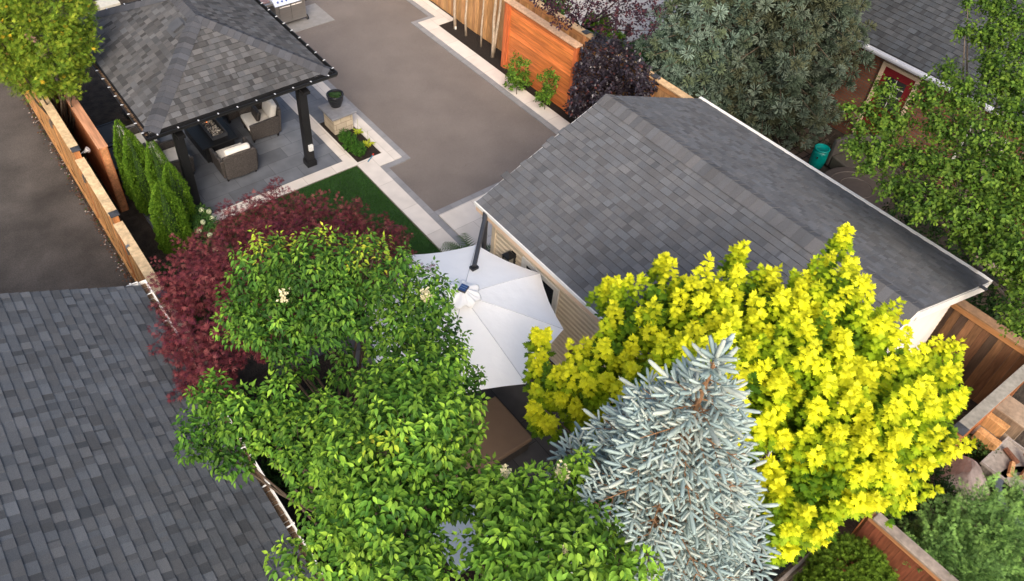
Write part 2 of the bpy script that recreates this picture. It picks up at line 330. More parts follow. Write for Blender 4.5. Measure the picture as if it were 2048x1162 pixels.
def greys(base,sp,dark=.6,pd=.2,tint=(1,1,1),k0=.85):
    def f(k):
        r=random.random(); v=base*random.uniform(1-sp,1+sp)
        if k==0: v*=k0
        if r<pd: v*=dark
        j=random.uniform(-.03,.03); return (v*tint[0]*(1+j),v*tint[1],v*tint[2]*(1-j))
    return f
def unit(x,y,z): return np.array([x,y,z])/math.sqrt(x*x+y*y+z*z)
def gutter(parent,a,b,side,w,h,mat,hang,clipmat,name='gutter',debris=None,clipw=.02,hs=.0):
    """open channel from a to b (outer top at a,b), 'side' = unit vector pointing away from the roof"""
    a=np.array(a,float);b=np.array(b,float);s=np.array(side,float);z=np.array([0,0,1.]); t=.006
    d=b-a;L=np.linalg.norm(d);d/=L
    prof=[(0,0),(0,-h),(w*.75,-h),(w,-h*.45),(w,0),(w-t-.012,0),(w-t-.012,-t),(w-t,-h*.45),(w*.75-t,-h+t),(t,-h+t),(t,0)]
    vs=[P+s*x+z*y for P in (a,b) for x,y in prof]; n=len(prof)
    fs=[(k,(k+1)%n,n+(k+1)%n,n+k) for k in range(n)]+[tuple(range(n)),tuple(range(2*n-1,n-1,-1))]
    g=MB(); g.add(vs,fs)
    for P in (a,b): 
        q=[P+s*x+z*y+d*(.001 if P is a else -.001) for x,y in ((0,0),(0,-h),(w*.75,-h),(w,-h*.45),(w,0))]; g.add(q+[x+d*.004*(1 if P is a else -1) for x in q],[tuple(range(5)),(9,8,7,6,5)]+[(k,(k+1)%5,5+(k+1)%5,5+k) for k in range(5)])
    go=g.build(name,mat,parent,fix=True)
    if debris:
        rn=int(L/.06); g=MB()
        for i in range(rn):
            hh=-h+.02+random.uniform(0,.03); p=a+d*(i*.06); q=a+d*((i+1)*.06)
            g.add([p+s*.01+z*hh,p+s*(w*.8)+z*(hh),q+s*(w*.8)+z*(hh+.003),q+s*.01+z*(hh+.003)],[(0,1,2,3)])
        g.build('leaf_litter',debris,go)
    k=int(L/hang); g=MB()
    for i in range(k+1):
        p=a+d*(L*(i+.5)/(k+1)); g.bar(p+s*(w*(.55 if hs==0 else -.3)),p+s*(w+.004)+z*.004,clipw,.008)
        g.bar(p+s*(w*.72)+z*.009,p+s*(w+.012)+z*.009,clipw*1.3,.008)
    build_each(g,'gutter_hanger',clipmat,go,2)
    return go
# ---- pavilion
pav=thing('pavilion','black framed pavilion with hipped grey shingle roof over the slate patio','pavilion',(5.13,16.9,0))
PX0,PX1,PY0,PZ=2.99,7.28,14.76,2.70; XM=(PX0+PX1)/2; HW=(PX1-PX0)/2; PZR=PZ+HW*.49; PYS=PY0+HW; PYN=18.15; PY1=PYN+HW; sl_=math.hypot(HW,PZR-PZ)
pc=greys(.104,.2,.62,.3,(1.0,.985,1.0),.8)
b=MB(); k=(PZR-PZ)/HW
cu=HW/sl_; 
# south: s along x, t up
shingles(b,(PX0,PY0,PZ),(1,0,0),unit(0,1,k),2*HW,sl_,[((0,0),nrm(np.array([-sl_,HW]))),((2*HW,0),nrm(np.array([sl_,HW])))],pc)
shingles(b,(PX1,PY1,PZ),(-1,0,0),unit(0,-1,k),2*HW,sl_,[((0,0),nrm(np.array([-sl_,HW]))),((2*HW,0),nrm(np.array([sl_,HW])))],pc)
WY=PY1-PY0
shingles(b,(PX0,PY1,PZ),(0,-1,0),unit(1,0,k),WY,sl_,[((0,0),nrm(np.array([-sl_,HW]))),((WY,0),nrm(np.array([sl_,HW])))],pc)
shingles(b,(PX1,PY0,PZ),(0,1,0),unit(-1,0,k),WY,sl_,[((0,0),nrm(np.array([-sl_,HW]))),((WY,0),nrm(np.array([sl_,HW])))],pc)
roof=b.build('roof',M_shingle,pav)
b=MB(); e=.012
pk0,pk1=(XM,PYS,PZR-e),(XM,PYN,PZR-e)
b.add([(PX0,PY0,PZ-e),(PX1,PY0,PZ-e),(PX1,PY1,PZ-e),(PX0,PY1,PZ-e),pk0,pk1],[(0,1,4),(1,2,5,4),(2,3,5),(3,0,4,5),(3,2,1,0)])
b.build('roof_deck',M_black,pav)
b=MB(); 
cc=greys(.076,.16,.8,.2,(.97,.99,1.1))
for x,y,nx,ny in ((PX0,PY0,1,1),(PX1,PY0,-1,1)): ridgecaps(b,(x,y,PZ),(XM,PYS,PZR),nrm(np.array([nx*1.,-ny*1.,-k*0])*0+np.array([nx,-ny*0,0])*0+np.array([ -0.0,0,0]))*0+unit(nx*.6,-ny*.6,-k*0.0) ,unit(-nx*.6,ny*.6,0.0),cc,w=.16) if False else None
def hipcap(x,y,px,py):
    dx=1 if px>x else -1; dy=1 if py>y else -1
    a=nrm(np.array([dx*1.,0,0])); 
    # along the eave directions, staying on each slope: move along the eave (horizontal) on each face
    ridgecaps(b,(x+dx*.02,y+dy*.02,PZ+.004),(px,py,PZR),unit(dx*.6,-dy*.6,-.0)*0+unit(dx*.55,-dy*.45,-k*.45+0),unit(-dx*.45,dy*.55,-k*.45),cc,w=.20,expo=.15,lift=.030)
hipcap(PX0,PY0,XM,PYS); hipcap(PX1,PY0,XM,PYS); hipcap(PX0,PY1,XM,PYN); hipcap(PX1,PY1,XM,PYN)
ridgecaps(b,(XM,PYS-.05,PZR),(XM,PYN+.05,PZR),unit(-1,0,-k),unit(1,0,-k),cc,w=.20,lift=.030)
b.build('ridge_cap',M_shingle,roof)
b=MB(); vp=atx(337,35,0); 
vy=17.0; vx=4.72; vz=PZ+(vx-PX0)*k
Mv=Matrix.Translation((vx,vy,vz))@Matrix.Rotation(-math.atan(k),4,'Y')
b.box(-.13,.13,-.13,.13,.0,.09,None,Mv); b.box(-.16,.15,-.16,.16,.09,.11,None,Mv); b.box(-.24,.2,-.22,.22,.018,.026,None,Mv)
b.build('roof_vent',pm('vent_grey',(.07,.072,.078),rough=.6,var=.1,bump=0),roof)
b=MB(); 
b.box(PX0,PX1,PY0-.02,PY0-.003,PZ-.17,PZ-.012); b.box(PX0,PX1,PY1+.003,PY1+.02,PZ-.17,PZ-.012); b.box(PX0-.02,PX0-.003,PY0-.02,PY1+.02,PZ-.17,PZ-.012); b.box(PX1+.003,PX1+.02,PY0-.02,PY1+.02,PZ-.17,PZ-.012)
build_each(b,'fascia',M_black,pav)
gutter(pav,(PX0-.1,PY0-.022,PZ-.015),(PX1+.1,PY0-.022,PZ-.015),(0,-1,0),.11,.1,M_black,.48,M_clip)
gutter(pav,(PX1+.022,PY0-.1,PZ-.015),(PX1+.022,PY1+.1,PZ-.015),(1,0,0),.11,.1,M_black,.42,M_clip,clipw=.02)
gutter(pav,(PX0-.022,PY1+.1,PZ-.015),(PX0-.022,PY0-.1,PZ-.015),(-1,0,0),.11,.1,M_black,.42,M_clip,debris=M_debris,clipw=.02)
gutter(pav,(PX1+.1,PY1+.022,PZ-.015),(PX0-.1,PY1+.022,PZ-.015),(0,1,0),.11,.1,M_black,.48,M_clip)
b=MB(); xs=(3.62,6.63); ys=(15.10,19.6)
for y in ys: b.box(xs[0]-.35,xs[1]+.35,y-.08,y+.08,2.38,2.56)
build_each(b,'beam',M_black,pav,bevel=.005)
b=MB()
for x in xs: b.box(x-.08,x+.08,ys[0]-.35,ys[1]+.35,2.30,2.375)
build_each(b,'side_beam',M_black,pav,bevel=.005)
for x in xs:
    for y in (ys[0],ys[1]):
        b=MB(); b.box(x-.1,x+.1,y-.1,y+.1,.045,2.30); po=b.build('post',M_black,pav,bevel=.008)
        b=MB(); b.box(x-.13,x+.13,y-.13,y+.13,.046,.2); b.box(x-.115,x+.115,y-.115,y+.115,.2,.24); b.build('post_base',M_black,po,bevel=.008)
b=MB((.6,.6,.58)); b.box(6.58,6.70,14.93,14.998,.55,.72); b.box(6.595,6.685,14.90,14.93,.57,.70)
o=b.build('outlet_box',M_any,bevel=.01); tag(o,'white weatherproof outlet box fixed to the front pavilion post','outlet box')
# ---- garage
GX0,GX1,GY0,GY1,GZ=7.34,13.60,2.37,9.2,2.70; GXM=(GX0+GX1)/2; GH=(GX1-GX0)/2; GK=.40; GZR=GZ+GH*GK; gsl=math.hypot(GH,GH*GK)
gar=thing('garage','cream sided garage with a wide grey gabled shingle roof','garage',(GXM,5.8,0))
gc=greys(.132,.12,.84,.28,(.965,.98,1.04),.92)
b=MB()
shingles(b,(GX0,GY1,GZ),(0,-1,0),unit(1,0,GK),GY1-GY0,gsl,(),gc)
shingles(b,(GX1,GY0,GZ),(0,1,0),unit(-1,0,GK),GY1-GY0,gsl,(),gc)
groof=b.build('roof',M_shingle,gar)
b=MB(); ridgecaps(b,(GXM,GY0-.01,GZR),(GXM,GY1+.01,GZR),unit(-1,0,-GK),unit(1,0,-GK),greys(.118,.1,.85,.3,(.98,.98,1.03)),w=.26,expo=.145,lift=.034)
b.build('ridge_cap',M_shingle,groof)
b=MB(); t=.1
b.add([(GX0,GY0,GZ-.01),(GXM,GY0,GZR-.01),(GX1,GY0,GZ-.01),(GX1,GY0,GZ-t),(GXM,GY0,GZR-t),(GX0,GY0,GZ-t),(GX0,GY1,GZ-.01),(GXM,GY1,GZR-.01),(GX1,GY1,GZ-.01),(GX1,GY1,GZ-t),(GXM,GY1,GZR-t),(GX0,GY1,GZ-t)],
 [(0,1,4,5),(1,2,3,4),(6,11,10,7),(7,10,9,8),(0,6,7,1),(1,7,8,2),(5,4,10,11),(4,3,9,10),(0,5,11,6),(2,8,9,3)])
b.build('roof_deck',M_white,gar)
b=MB()
for x,s in ((GX0,-1),(GX1,1)):
    e_=.03 if s<0 else .075; b.box(min(x+s*.002,x+s*e_),max(x+s*.002,x+s*e_),GY0-.03,GY1+.03,GZ-.06,GZ+(.012 if s<0 else .03))
build_each(b,'drip_edge',M_white,gar,bevel=.004)
b=MB()
for y,s in ((GY0,-1),(GY1,1)):
    for xa,xb in ((GX0,GXM),(GX1,GXM)):
        b.bar((xa,y+s*.016,GZ-.11),(xb,y+s*.016,GZR-.11),.024,.17)
build_each(b,'rake_board',M_white,gar)
M_fas=pm('peach_fascia',(.72,.52,.36),rough=.6,var=.05,bump=0)
WX0,WX1,WY0,WY1=7.64,13.35,2.62,8.95
M_side=pm('cream_vinyl_siding',(.74,.62,.46),rough=.55,var=.04,vs=4,bump=.05)
b=MB()
def lap(b,axis,c,a0,a1,z0,z1,out,h=.12,d=.034,top=None):
    n=int((z1-z0)/h)
    for i in range(n+1):
        za=z0+i*h; zb=min(za+h,z1)
        if zb-za<.01: continue
        pr=[(d*.3,za),(d,za),(d,za+(zb-za)*.55),(d*.3,za+(zb-za)*.8),(d*.3,zb)]; vs=[]
        for o_,zz in pr:
            for e_ in (a0,a1): vs.append((c+out*o_,e_,zz) if axis=='x' else (e_,c+out*o_,zz))
        b.add(vs,[(0,1,3,2),(2,3,5,4),(4,5,7,6),(6,7,9,8)])
lap(b,'x',WX0,WY0,WY1,.1,2.47,-1); lap(b,'x',WX1,WY0,WY1,.1,2.47,1); lap(b,'y',WY1,WX0,WX1,.1,2.62,1)
b.build('siding',M_side,gar,fix=False)
b=MB(); b.prism([(WX0+.002,WY0+.002),(WX1-.002,WY0+.002),(WX1-.002,WY1-.002),(WX0+.002,WY1-.002)],0,2.6)
for y in (WY0,WY1-.05):
    b.add([(WX0,y,2.6),(WX1,y,2.6),(GXM,y,GZR-.12),(WX0,y+.05,2.6),(WX1,y+.05,2.6),(GXM,y+.05,GZR-.12)],[(0,1,2),(5,4,3),(0,2,5,3),(1,4,5,2)])
b.build('wall',M_soft,gar,fix=True)
b=MB(); b.box(GX0+.004,GX0+.026,GY0,GY1,GZ-.2,GZ-.102); b.box(GX1-.026,GX1-.004,GY0,GY1,GZ-.2,GZ-.102); build_each(b,'fascia',M_fas,gar)
b=MB(); b.box(GX0+.027,WX0-.04,GY0+.02,GY1-.02,GZ-.2,GZ-.19); b.build('soffit',M_white,gar)
b=MB(); b.box(WX0-.06,WX0-.038,WY0,WY1,2.20,2.46); b.build('frieze_board',M_fas,gar)
b=MB()
for y0,y1 in ((WY1-.09,WY1+.02),(WY0-.02,WY0+.08)): b.box(WX0-.055,WX0+.05,y0,y1,.05,2.19)
build_each(b,'corner_trim',M_side,gar,bevel=.006)
b=MB(); b.box(WX0-.075,WX0-.038,6.93,8.0,.9,.99); b.box(WX0-.075,WX0-.038,6.93,8.0,1.98,2.08); b.box(WX0-.075,WX0-.038,6.93,7.06,.99,1.98); b.box(WX0-.075,WX0-.038,7.87,8.0,.99,1.98); b.box(WX0-.07,WX0-.042,7.06,7.87,1.46,1.50)
wi=b.build('window',M_white,gar,bevel=.004)
b=MB((.02,.024,.03)); b.box(WX0-.05,WX0-.036,7.061,7.869,.991,1.979); b.build('pane',M_gloss,wi)
b=MB((.1,.075,.055)); b.box(WX0-.05,WX0-.02,5.85,6.45,.02,.95); b.build('side_door',M_any,gar,bevel=.01)
# garage doors on the north side
b=MB((.7,.66,.6))
for x0 in (8.1,10.7):
    for i in range(4): b.box(x0,x0+2.2,WY1+.025,WY1+.06,.05+i*.53,.05+i*.53+.52)
build_each(b,'garage_door',M_any,gar,4,bevel=.008)
# wall lantern
y,z=8.27,1.80
lt=thing('wall_lantern','black boxy lantern on the cream garage wall beside the umbrella','wall lamp',(WX0-.03,y,z))
b=MB(); b.box(WX0-.05,WX0-.024,y-.06,y+.06,z-.14,z+.16); b.bar((WX0-.03,y,z+.1),(WX0-.16,y,z+.18),.03,.03); b.build('bracket',M_black,lt)
b=MB(); b.box(WX0-.25,WX0-.07,y-.09,y+.09,z-.19,z-.17)
for dx in (-.24,-.09):
    for dy in (-.08,.08): b.box(WX0+dx-.01,WX0+dx+.01,y+dy-.01,y+dy+.01,z-.17,z+.13)
b.box(WX0-.26,WX0-.06,y-.10,y+.10,z+.13,z+.15)
c_=(WX0-.16,y); b.add([(c_[0]-.1,c_[1]-.1,z+.15),(c_[0]+.1,c_[1]-.1,z+.15),(c_[0]+.1,c_[1]+.1,z+.15),(c_[0]-.1,c_[1]+.1,z+.15),(c_[0]-.03,c_[1]-.03,z+.22),(c_[0]+.03,c_[1]-.03,z+.22),(c_[0]+.03,c_[1]+.03,z+.22),(c_[0]-.03,c_[1]+.03,z+.22)],[(0,1,5,4),(1,2,6,5),(2,3,7,6),(3,0,4,7),(4,5,6,7)])
b.build('frame',M_black,lt)
b=MB((.35,.33,.28)); b.box(WX0-.225,WX0-.095,y-.068,y+.068,z-.165,z+.128); b.build('glass',M_gloss,lt)
# ---- house at left
hs=thing('house','large house with dark blue grey shingle roof at the lower left','house',(-2.,5,0))
HX,HZ,HYN,HYS,HK=1.28,2.83,10.55,-3.0,.51; HXR=-4.2; HZR=HZ+(HX-HXR)*HK; hsl=math.hypot(HX-HXR,HZR-HZ)
hc=greys(.115,.18,.74,.25,(.91,.97,1.07),.88)
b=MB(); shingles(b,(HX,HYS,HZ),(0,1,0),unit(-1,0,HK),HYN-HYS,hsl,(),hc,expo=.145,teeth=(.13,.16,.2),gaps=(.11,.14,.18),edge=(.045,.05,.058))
b.build('roof',M_shingle,hs)
b=MB(); b.add([(HX,HYS,HZ-.012),(HX,HYN,HZ-.012),(HXR,HYN,HZR-.012),(HXR,HYS,HZR-.012),(HX,HYS,HZ-.2),(HX,HYN,HZ-.2),(HXR,HYN,HZR-.2),(HXR,HYS,HZR-.2),(-9.7,HYS,HZ-.012),(-9.7,HYN,HZ-.012),(-9.7,HYS,HZ-.2),(-9.7,HYN,HZ-.2)],
 [(0,1,2,3),(4,7,6,5),(0,4,5,1),(1,5,6,2),(0,3,7,4),(3,2,9,8),(7,10,11,6),(2,6,11,9),(3,8,10,7),(8,9,11,10)])
b.build('roof_deck',pm('dark_deck',(.07,.075,.085),rough=.9,var=.1),hs,fix=True)
b=MB(); b.prism([(-9.2,HYS+.3),(.9,HYS+.3),(.9,HYN-.25),(-9.2,HYN-.25)],0,2.62); b.add([(-9.2,HYN-.26,2.62),(.9,HYN-.26,2.62),(HXR,HYN-.26,HZR-.25),(-9.2,HYN-.3,2.62),(.9,HYN-.3,2.62),(HXR,HYN-.3,HZR-.25)],[(0,1,2),(5,4,3),(0,2,5,3),(1,4,5,2)])
b.build('wall',M_soft,hs,fix=True)
gutter(hs,(HX-.005,HYN+.12,HZ-.02),(HX-.005,HYS,HZ-.02),(1,0,0),.13,.11,M_white,.75,M_white,debris=M_debris,hs=.06)
gutter(hs,(HX-.5,HYN+.012,HZ+.0),(HX-.01,HYN+.012,HZ+.0),(0,1,0),.12,.1,M_white,.3,M_white,name='return_gutter')
# ---- brick house at right
bh=thing('brick_house','red brick house with a dark shingle roof and red door behind the birch','house',(22,3,0))
BX,BY0,BY1,BZ=19.2,-6.,9.3,2.72
b=MB(); b.prism([(BX,BY0),(27,BY0),(27,BY1),(BX,BY1)],0,2.7)
b.build('wall',brickmat('red_brick',(.15,.055,.03),(.20,.075,.045),(.10,.08,.065),.22,.075,.012,'yz',var=.2,bump=.4),bh)
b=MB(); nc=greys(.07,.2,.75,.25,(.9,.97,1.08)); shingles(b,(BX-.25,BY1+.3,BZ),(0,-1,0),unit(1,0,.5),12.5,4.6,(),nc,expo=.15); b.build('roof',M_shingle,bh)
b=MB(); b.add([(BX-.25,BY0,BZ-.012),(BX-.25,BY1+.3,BZ-.012),(BX+4,BY1+.3,BZ+2.1),(BX+4,BY0,BZ+2.1),(28,BY1+.3,BZ),(28,BY0,BZ),(BX-.25,BY0,BZ-.15),(BX-.25,BY1+.3,BZ-.15),(28,BY1+.3,BZ-.15),(28,BY0,BZ-.15)],[(0,3,2,1),(3,5,4,2),(1,2,4,8,7),(0,1,7,6),(6,7,8,9),(0,6,9,5,3)]); b.build('roof_deck',M_dark,bh,fix=True)
gutter(bh,(BX-.26,BY1+.3,BZ-.02),(BX-.26,BY0,BZ-.02),(-1,0,0),.12,.11,pm('grey_white_gutter',(.6,.62,.68),rough=.4,var=.05),.8,M_white)
b=MB((.15,.008,.012)); b.box(BX-.03,BX-.002,7.14,7.96,.2,2.28); dr=b.build('door',M_any,bh,bevel=.006)
b=MB((.55,.42,.3)); b.box(BX-.05,BX-.003,7.965,8.06,.2,2.38); b.box(BX-.05,BX-.003,7.04,7.135,.2,2.38); b.box(BX-.05,BX-.003,7.136,7.964,2.285,2.38); b.build('frame',M_any,dr)
b=MB((.03,.03,.03)); b.box(BX-.045,BX-.031,7.3,7.8,1.25,2.08); b.build('pane',M_gloss,dr)
b=MB((.5,.48,.45)); b.box(BX-.056,BX-.046,7.54,7.56,1.25,2.08); b.box(BX-.0565,BX-.0465,7.3,7.8,1.65,1.67); b.box(BX-.0565,BX-.0465,7.3,7.8,1.88,1.9); b.build('glazing_bar',M_any,dr)
for y in (5.1,3.2):
    b=MB((.6,.58,.55)); b.box(BX-.06,BX-.002,y-.45,y+.45,.80,.88); b.box(BX-.04,BX-.003,y-.45,y-.39,.88,2.0); b.box(BX-.04,BX-.003,y+.39,y+.45,.88,2.0); b.box(BX-.04,BX-.003,y-.39,y+.39,1.95,2.0); wo=b.build('window',M_any,bh)
    b=MB((.03,.035,.04)); b.box(BX-.03,BX-.004,y-.39,y+.39,.881,1.949); b.build('pane',M_gloss,wo)
# ---------------------------------------------------------------- fences
def woodcol(base,sp=.18):
    v=random.uniform(1-sp,1+sp); return (base[0]*v,base[1]*v*random.uniform(.95,1.04),base[2]*v)
CED=(.44,.225,.085); CAPC=(.64,.46,.26)
def postcap(b,x,y,z,w=.075): 
    b.box(x-w,x+w,y-w,y+w,z,z+.02); b.add([(x-w,y-w,z+.02),(x+w,y-w,z+.02),(x+w,y+w,z+.02),(x-w,y+w,z+.02),(x,y,z+.05)],[(0,1,4),(1,2,4),(2,3,4),(3,0,4)])
fw=thing('alley_fence','tall golden cedar board fence stepping down along the alley','fence',(1.7,15,0))
secs=[(31,16.08,2.03),(15.92,13.78,1.87),(13.62,11.3,1.74),(11.14,8.6,1.6)]
for y1,y0,zt in secs:
    b=MB(); y=y1
    while y-.14>y0-.02:
        b.box(1.612+random.choice((0,.014)),1.64,y-.127,y,.12,zt-.05,woodcol(CED,.24)); b.box(1.66,1.68,y-.14-.07,y-.07,.12,zt-.05,woodcol(CED)); y-=.142
    b.build('board_panel',M_wood,fw)
    b=MB(CAPC); b.box(1.56,1.76,y0,y1,zt-.035,zt); 
    cp=b.build('cap_rail',M_cap,fw,bevel=.006)
    b=MB(CED); b.box(1.64,1.66,y0,y1,.3,.4); b.box(1.64,1.66,y0,y1,zt-.2,zt-.05); b.box(1.575,1.612,y0,y1,.01,.16); b.build('rail',M_woodh,fw)
for y,zt in ((16.0,2.06),(13.70,1.90),(11.22,1.77)):
    b=MB((.42,.17,.06)); b.box(1.60,1.72,y-.07,y+.07,0,zt); po=b.build('post',M_wood,fw,bevel=.005)
    b=MB(); postcap(b,1.66,y,zt+.002,.09); b.build('post_cap',M_dark,po)
for (u,v) in ((93,215),(163,332),(246,462)):
    p=atx(u,v,1.60); y=p[1]; z=min(p[2],1.75)
    o=thing('fence_light',{93:'small steel downlight on the fence board below the big golden cedar',163:'small steel downlight on the fence between the two black post caps',246:'small steel downlight on the fence nearest the house roof'}[u],'wall lamp',(1.6,y,z),group='lights on the alley fence')
    b=MB(); b.box(1.585,1.613,y-.03,y+.03,z-.12,z+.03); b.build('backplate',M_steel,o); b=MB(); b.tube([(1.56,y,z-.2),(1.56,y,z-.02)],.025,10); b.box(1.55,1.59,y-.03,y+.03,z-.02,z+.015); b.build('lamp_tube',M_steel,o)
# inner cedar screen
iw=thing('cedar_screen','reddish solid cedar screen wall just inside the alley fence','screen',(2.2,17,0))
b=MB(); 
for k_ in range(12):
    b.box(2.105,2.125,16.0,22,.02+k_*.155,.17+k_*.155,woodcol((.42,.15,.06))); b.box(2.275,2.295,16.0,22,.02+k_*.155,.17+k_*.155,woodcol((.42,.15,.06)))
    b.box(2.126,2.274,15.985,16.005,.02+k_*.155,.17+k_*.155,woodcol((.5,.22,.1)))
b.build('board_panel',M_woodh,iw); b=MB((.55,.27,.15)); b.box(2.09,2.31,15.97,22.02,1.88,1.915); b.build('cap_rail',M_woodh,iw,bevel=.006)
p=atx(157,256,1.9); b=MB((.8,.78,.75)); b.tube([(1.7,p[1],1.72),(1.85,p[1],1.78)],.012,6); b.tube([(1.83,p[1]-.03,1.76),(1.93,p[1]-.05,1.84)],[.02,.06],10); b.tube([(1.9,p[1],1.76),(1.93,p[1]+.05,1.72)],[.03,.05],8)
tag(b.build('garden_spotlight',M_any),'tiny white spotlight sticking out between the alley fence and cedar screen','lamp')
# right back fence (x=14)
fr=thing('board_fence','tall vertical board cedar fence behind the young trees and purple shrub','fence',(14.05,15,0))
b=MB(); y=30
while y>9.3:
    c=woodcol(random.choice(((.46,.24,.09),(.36,.19,.08),(.5,.27,.11))),.15); d_=random.choice((0,.012)); b.box(14.0-d_,14.022-d_,y-.14,y,.03,2.12,c); y-=.142
b.build('board_panel',M_wood,fr)
b=MB((.6,.4,.22)); b.box(13.93,14.13,9.3,30,2.20,2.24); b.build('cap_rail',M_cap,fr,bevel=.006)
b=MB((.45,.21,.08)); b.box(13.97,14.03,9.3,30,2.04,2.2); b.build('rail',M_woodh,fr)
for y in (10.85,13.35,24.):
    b=MB((.45,.2,.08)); b.box(13.94,14.08,y-.07,y+.07,0,2.26); po=b.build('post',M_wood,fr); b=MB(); postcap(b,14.01,y,2.262,.09); b.build('post_cap',M_dark,po)
# orange screen
os_=thing('orange_screen','bright orange stained privacy screen of horizontal boards','screen',(13.55,14.6,0))
b=MB()
for i in range(13):
    z0=.04+i*.158; b.box(13.53,13.56,13.22,15.86,z0,z0+.150,woodcol((.64,.19,.05),.2))
b.build('board_panel',M_woodh,os_)
b=MB((.52,.13,.04)); b.box(13.47,13.53,15.93,16.07,0,2.06); b.box(13.49,13.53,15.86,15.92,0,2.06); b.box(13.5,13.6,13.1,13.21,0,2.06); build_each(b,'post',M_wood,os_,bevel=.004)
b=MB((.68,.17,.035)); b.box(13.56,13.62,13.15,16.05,.02,2.09); b.build('backing',M_wood,os_)
b=MB((.58,.36,.22)); b.box(13.44,13.68,13.08,16.1,2.10,2.14); b.build('cap_rail',M_cap,os_,bevel=.006)
# south-east fences
fe=thing('corner_fence','dark weathered board fence with stained planks at the right edge','fence',(13.8,0,0))
b=MB(); y=2.9
while y>1.12:
    b.box(13.78,13.8,y-.14,y,.03,1.68,woodcol(random.choice(((.17,.085,.04),(.12,.06,.032),(.24,.12,.055),(.085,.052,.034))))); y-=.145
b.build('board_panel',M_wood,fe)
b=MB((.24,.14,.075)); b.box(13.72,13.92,1.1,2.9,1.79,1.83); b.build('cap_rail',M_cap,fe,bevel=.005)
b=MB((.34,.16,.06)); b.box(13.74,13.78,1.1,2.9,1.66,1.78); b.build('rail',M_woodh,fe)
ff=thing('courtyard_fence','cedar fence with a grey weathered cap between the court and firewood crates','fence',(11,1.1,0))
b=MB(); x=14.3
while x>8.8:
    b.box(x-.14,x,1.04,1.06,.03,1.72,woodcol((.36,.13,.045))); x-=.142
b.build('board_panel',M_wood,ff)
b=MB((.27,.25,.215)); b.box(11.2,14.4,.96,1.15,1.80,1.84); b.box(8.85,11.06,.96,1.15,1.62,1.66); b.build('cap_rail',M_cap,ff,bevel=.006)
b=MB((.40,.17,.06)); b.box(11.2,14.4,1.0,1.06,1.68,1.8); b.build('rail',M_woodx,ff)
b=MB((.36,.15,.06)); b.box(11.06,11.2,.98,1.12,0,1.86); po=b.build('post',M_wood,ff); b=MB(); postcap(b,11.13,1.05,1.862,.1); b.build('post_cap',M_dark,po)
fa=thing('low_fence','short red brown fence with a mossy grey rail beside the juniper','fence',(8.75,.3,0))
b=MB(); y=1.0
while y>-3: b.box(8.74,8.76,y-.14,y,.03,1.6,woodcol((.17,.055,.028))); y-=.142
b.build('board_panel',M_wood,fa); b=MB((.28,.23,.19)); b.box(8.66,8.84,-3,.95,1.72,1.77); b.build('cap_rail',M_cap,fa,bevel=.01); b=MB((.42,.2,.09)); b.box(8.7,8.8,-3,1.0,1.6,1.72); b.build('rail',M_woodh,fa)
# ---------------------------------------------------------------- umbrella
UX,UY,UZ,UR,UE=5.63,7.30,2.84,1.77,2.33
um=thing('cantilever_umbrella','large white octagonal cantilever umbrella with a solar panel on top','umbrella',(UX,UY,0))
b=MB(); seg=6
for k_ in range(8):
    a0=R(45*k_);a1=R(45*(k_+1)); rows=[]
    for i in range(seg+1):
        t_=i/seg; r=UR*t_*1.0; row=[]
        for j in range(5):
            q=j/4; a_=np.array([math.cos(a0),math.sin(a0)]);c2=np.array([math.cos(a1),math.sin(a1)]); p=(a_*(1-q)+c2*q)*r
            sag=-.012*math.sin(math.pi*q)*t_+.015*math.sin(math.pi*t_)
            edge=1-.03*math.sin(math.pi*q)*t_**3
            z=UZ-(UZ-UE)*t_**1.03+sag
            row.append((UX+p[0]*edge,UY+p[1]*edge,z))
        rows.append(row)
    vs=[p for r_ in rows for p in r_]; b.add(vs,[(i*5+j,(i+1)*5+j,(i+1)*5+j+1,i*5+j+1) for i in range(seg) for j in range(4)])
o=b.build('canopy',M_canvas,um,smooth=False)
sb_=MB((.6,.6,.62))
for k_ in range(8):
    c0,s0=math.cos(R(45*k_)),math.sin(R(45*k_)); pts=[(UX+c0*UR*i/8,UY+s0*UR*i/8,UZ-(UZ-UE)*(i/8)**1.03+.015*math.sin(math.pi*i/8)+.003) for i in range(1,9)]; sb_.tube(pts,.007,4)
sb_.build('seam',M_any,o)
sm=o.modifiers.new('solid','SOLIDIFY'); sm.thickness=.004
o.data.polygons.foreach_set('use_smooth',[False]*len(o.data.polygons))
b=MB(); vs=[]; nn=64; prof_=((.02,.15),(.07,.145),(.13,.11),(.20,.07),(.27,.045),(.30,.02))
for i,(r0,z0) in enumerate(prof_):
    for k_ in range(nn):
        a=2*math.pi*k_/nn; q=i/5; rr=r0*(1+q*(.10*math.cos(8*a+.4)+.05*math.sin(5*a+1))); vs.append((UX+rr*math.cos(a),UY+rr*math.sin(a),UZ+z0+q*(.030*math.sin(8*a)+.014*math.sin(13*a+2))+.012*math.sin(16*a)*q*(1-q)*3))
b.add(vs,[(i*nn+k_,i*nn+(k_+1)%nn,(i+1)*nn+(k_+1)%nn,(i+1)*nn+k_) for i in range(5) for k_ in range(nn)]); vf=b.build('vent_flap',M_canvas,um,smooth=True); q_=vf.modifiers.new('solid','SOLIDIFY'); q_.thickness=.006
b=MB((.45,.45,.47)); b.tube([(UX+.29*(1+.10*math.cos(8*a+.4)+.05*math.sin(5*a+1))*math.cos(a),UY+.29*(1+.10*math.cos(8*a+.4)+.05*math.sin(5*a+1))*math.sin(a),UZ+.018+.030*math.sin(8*a)+.014*math.sin(13*a+2)) for a in [2*math.pi*k_/64 for k_ in range(65)]],.006,5); b.build('vent_hem',M_any,vf)
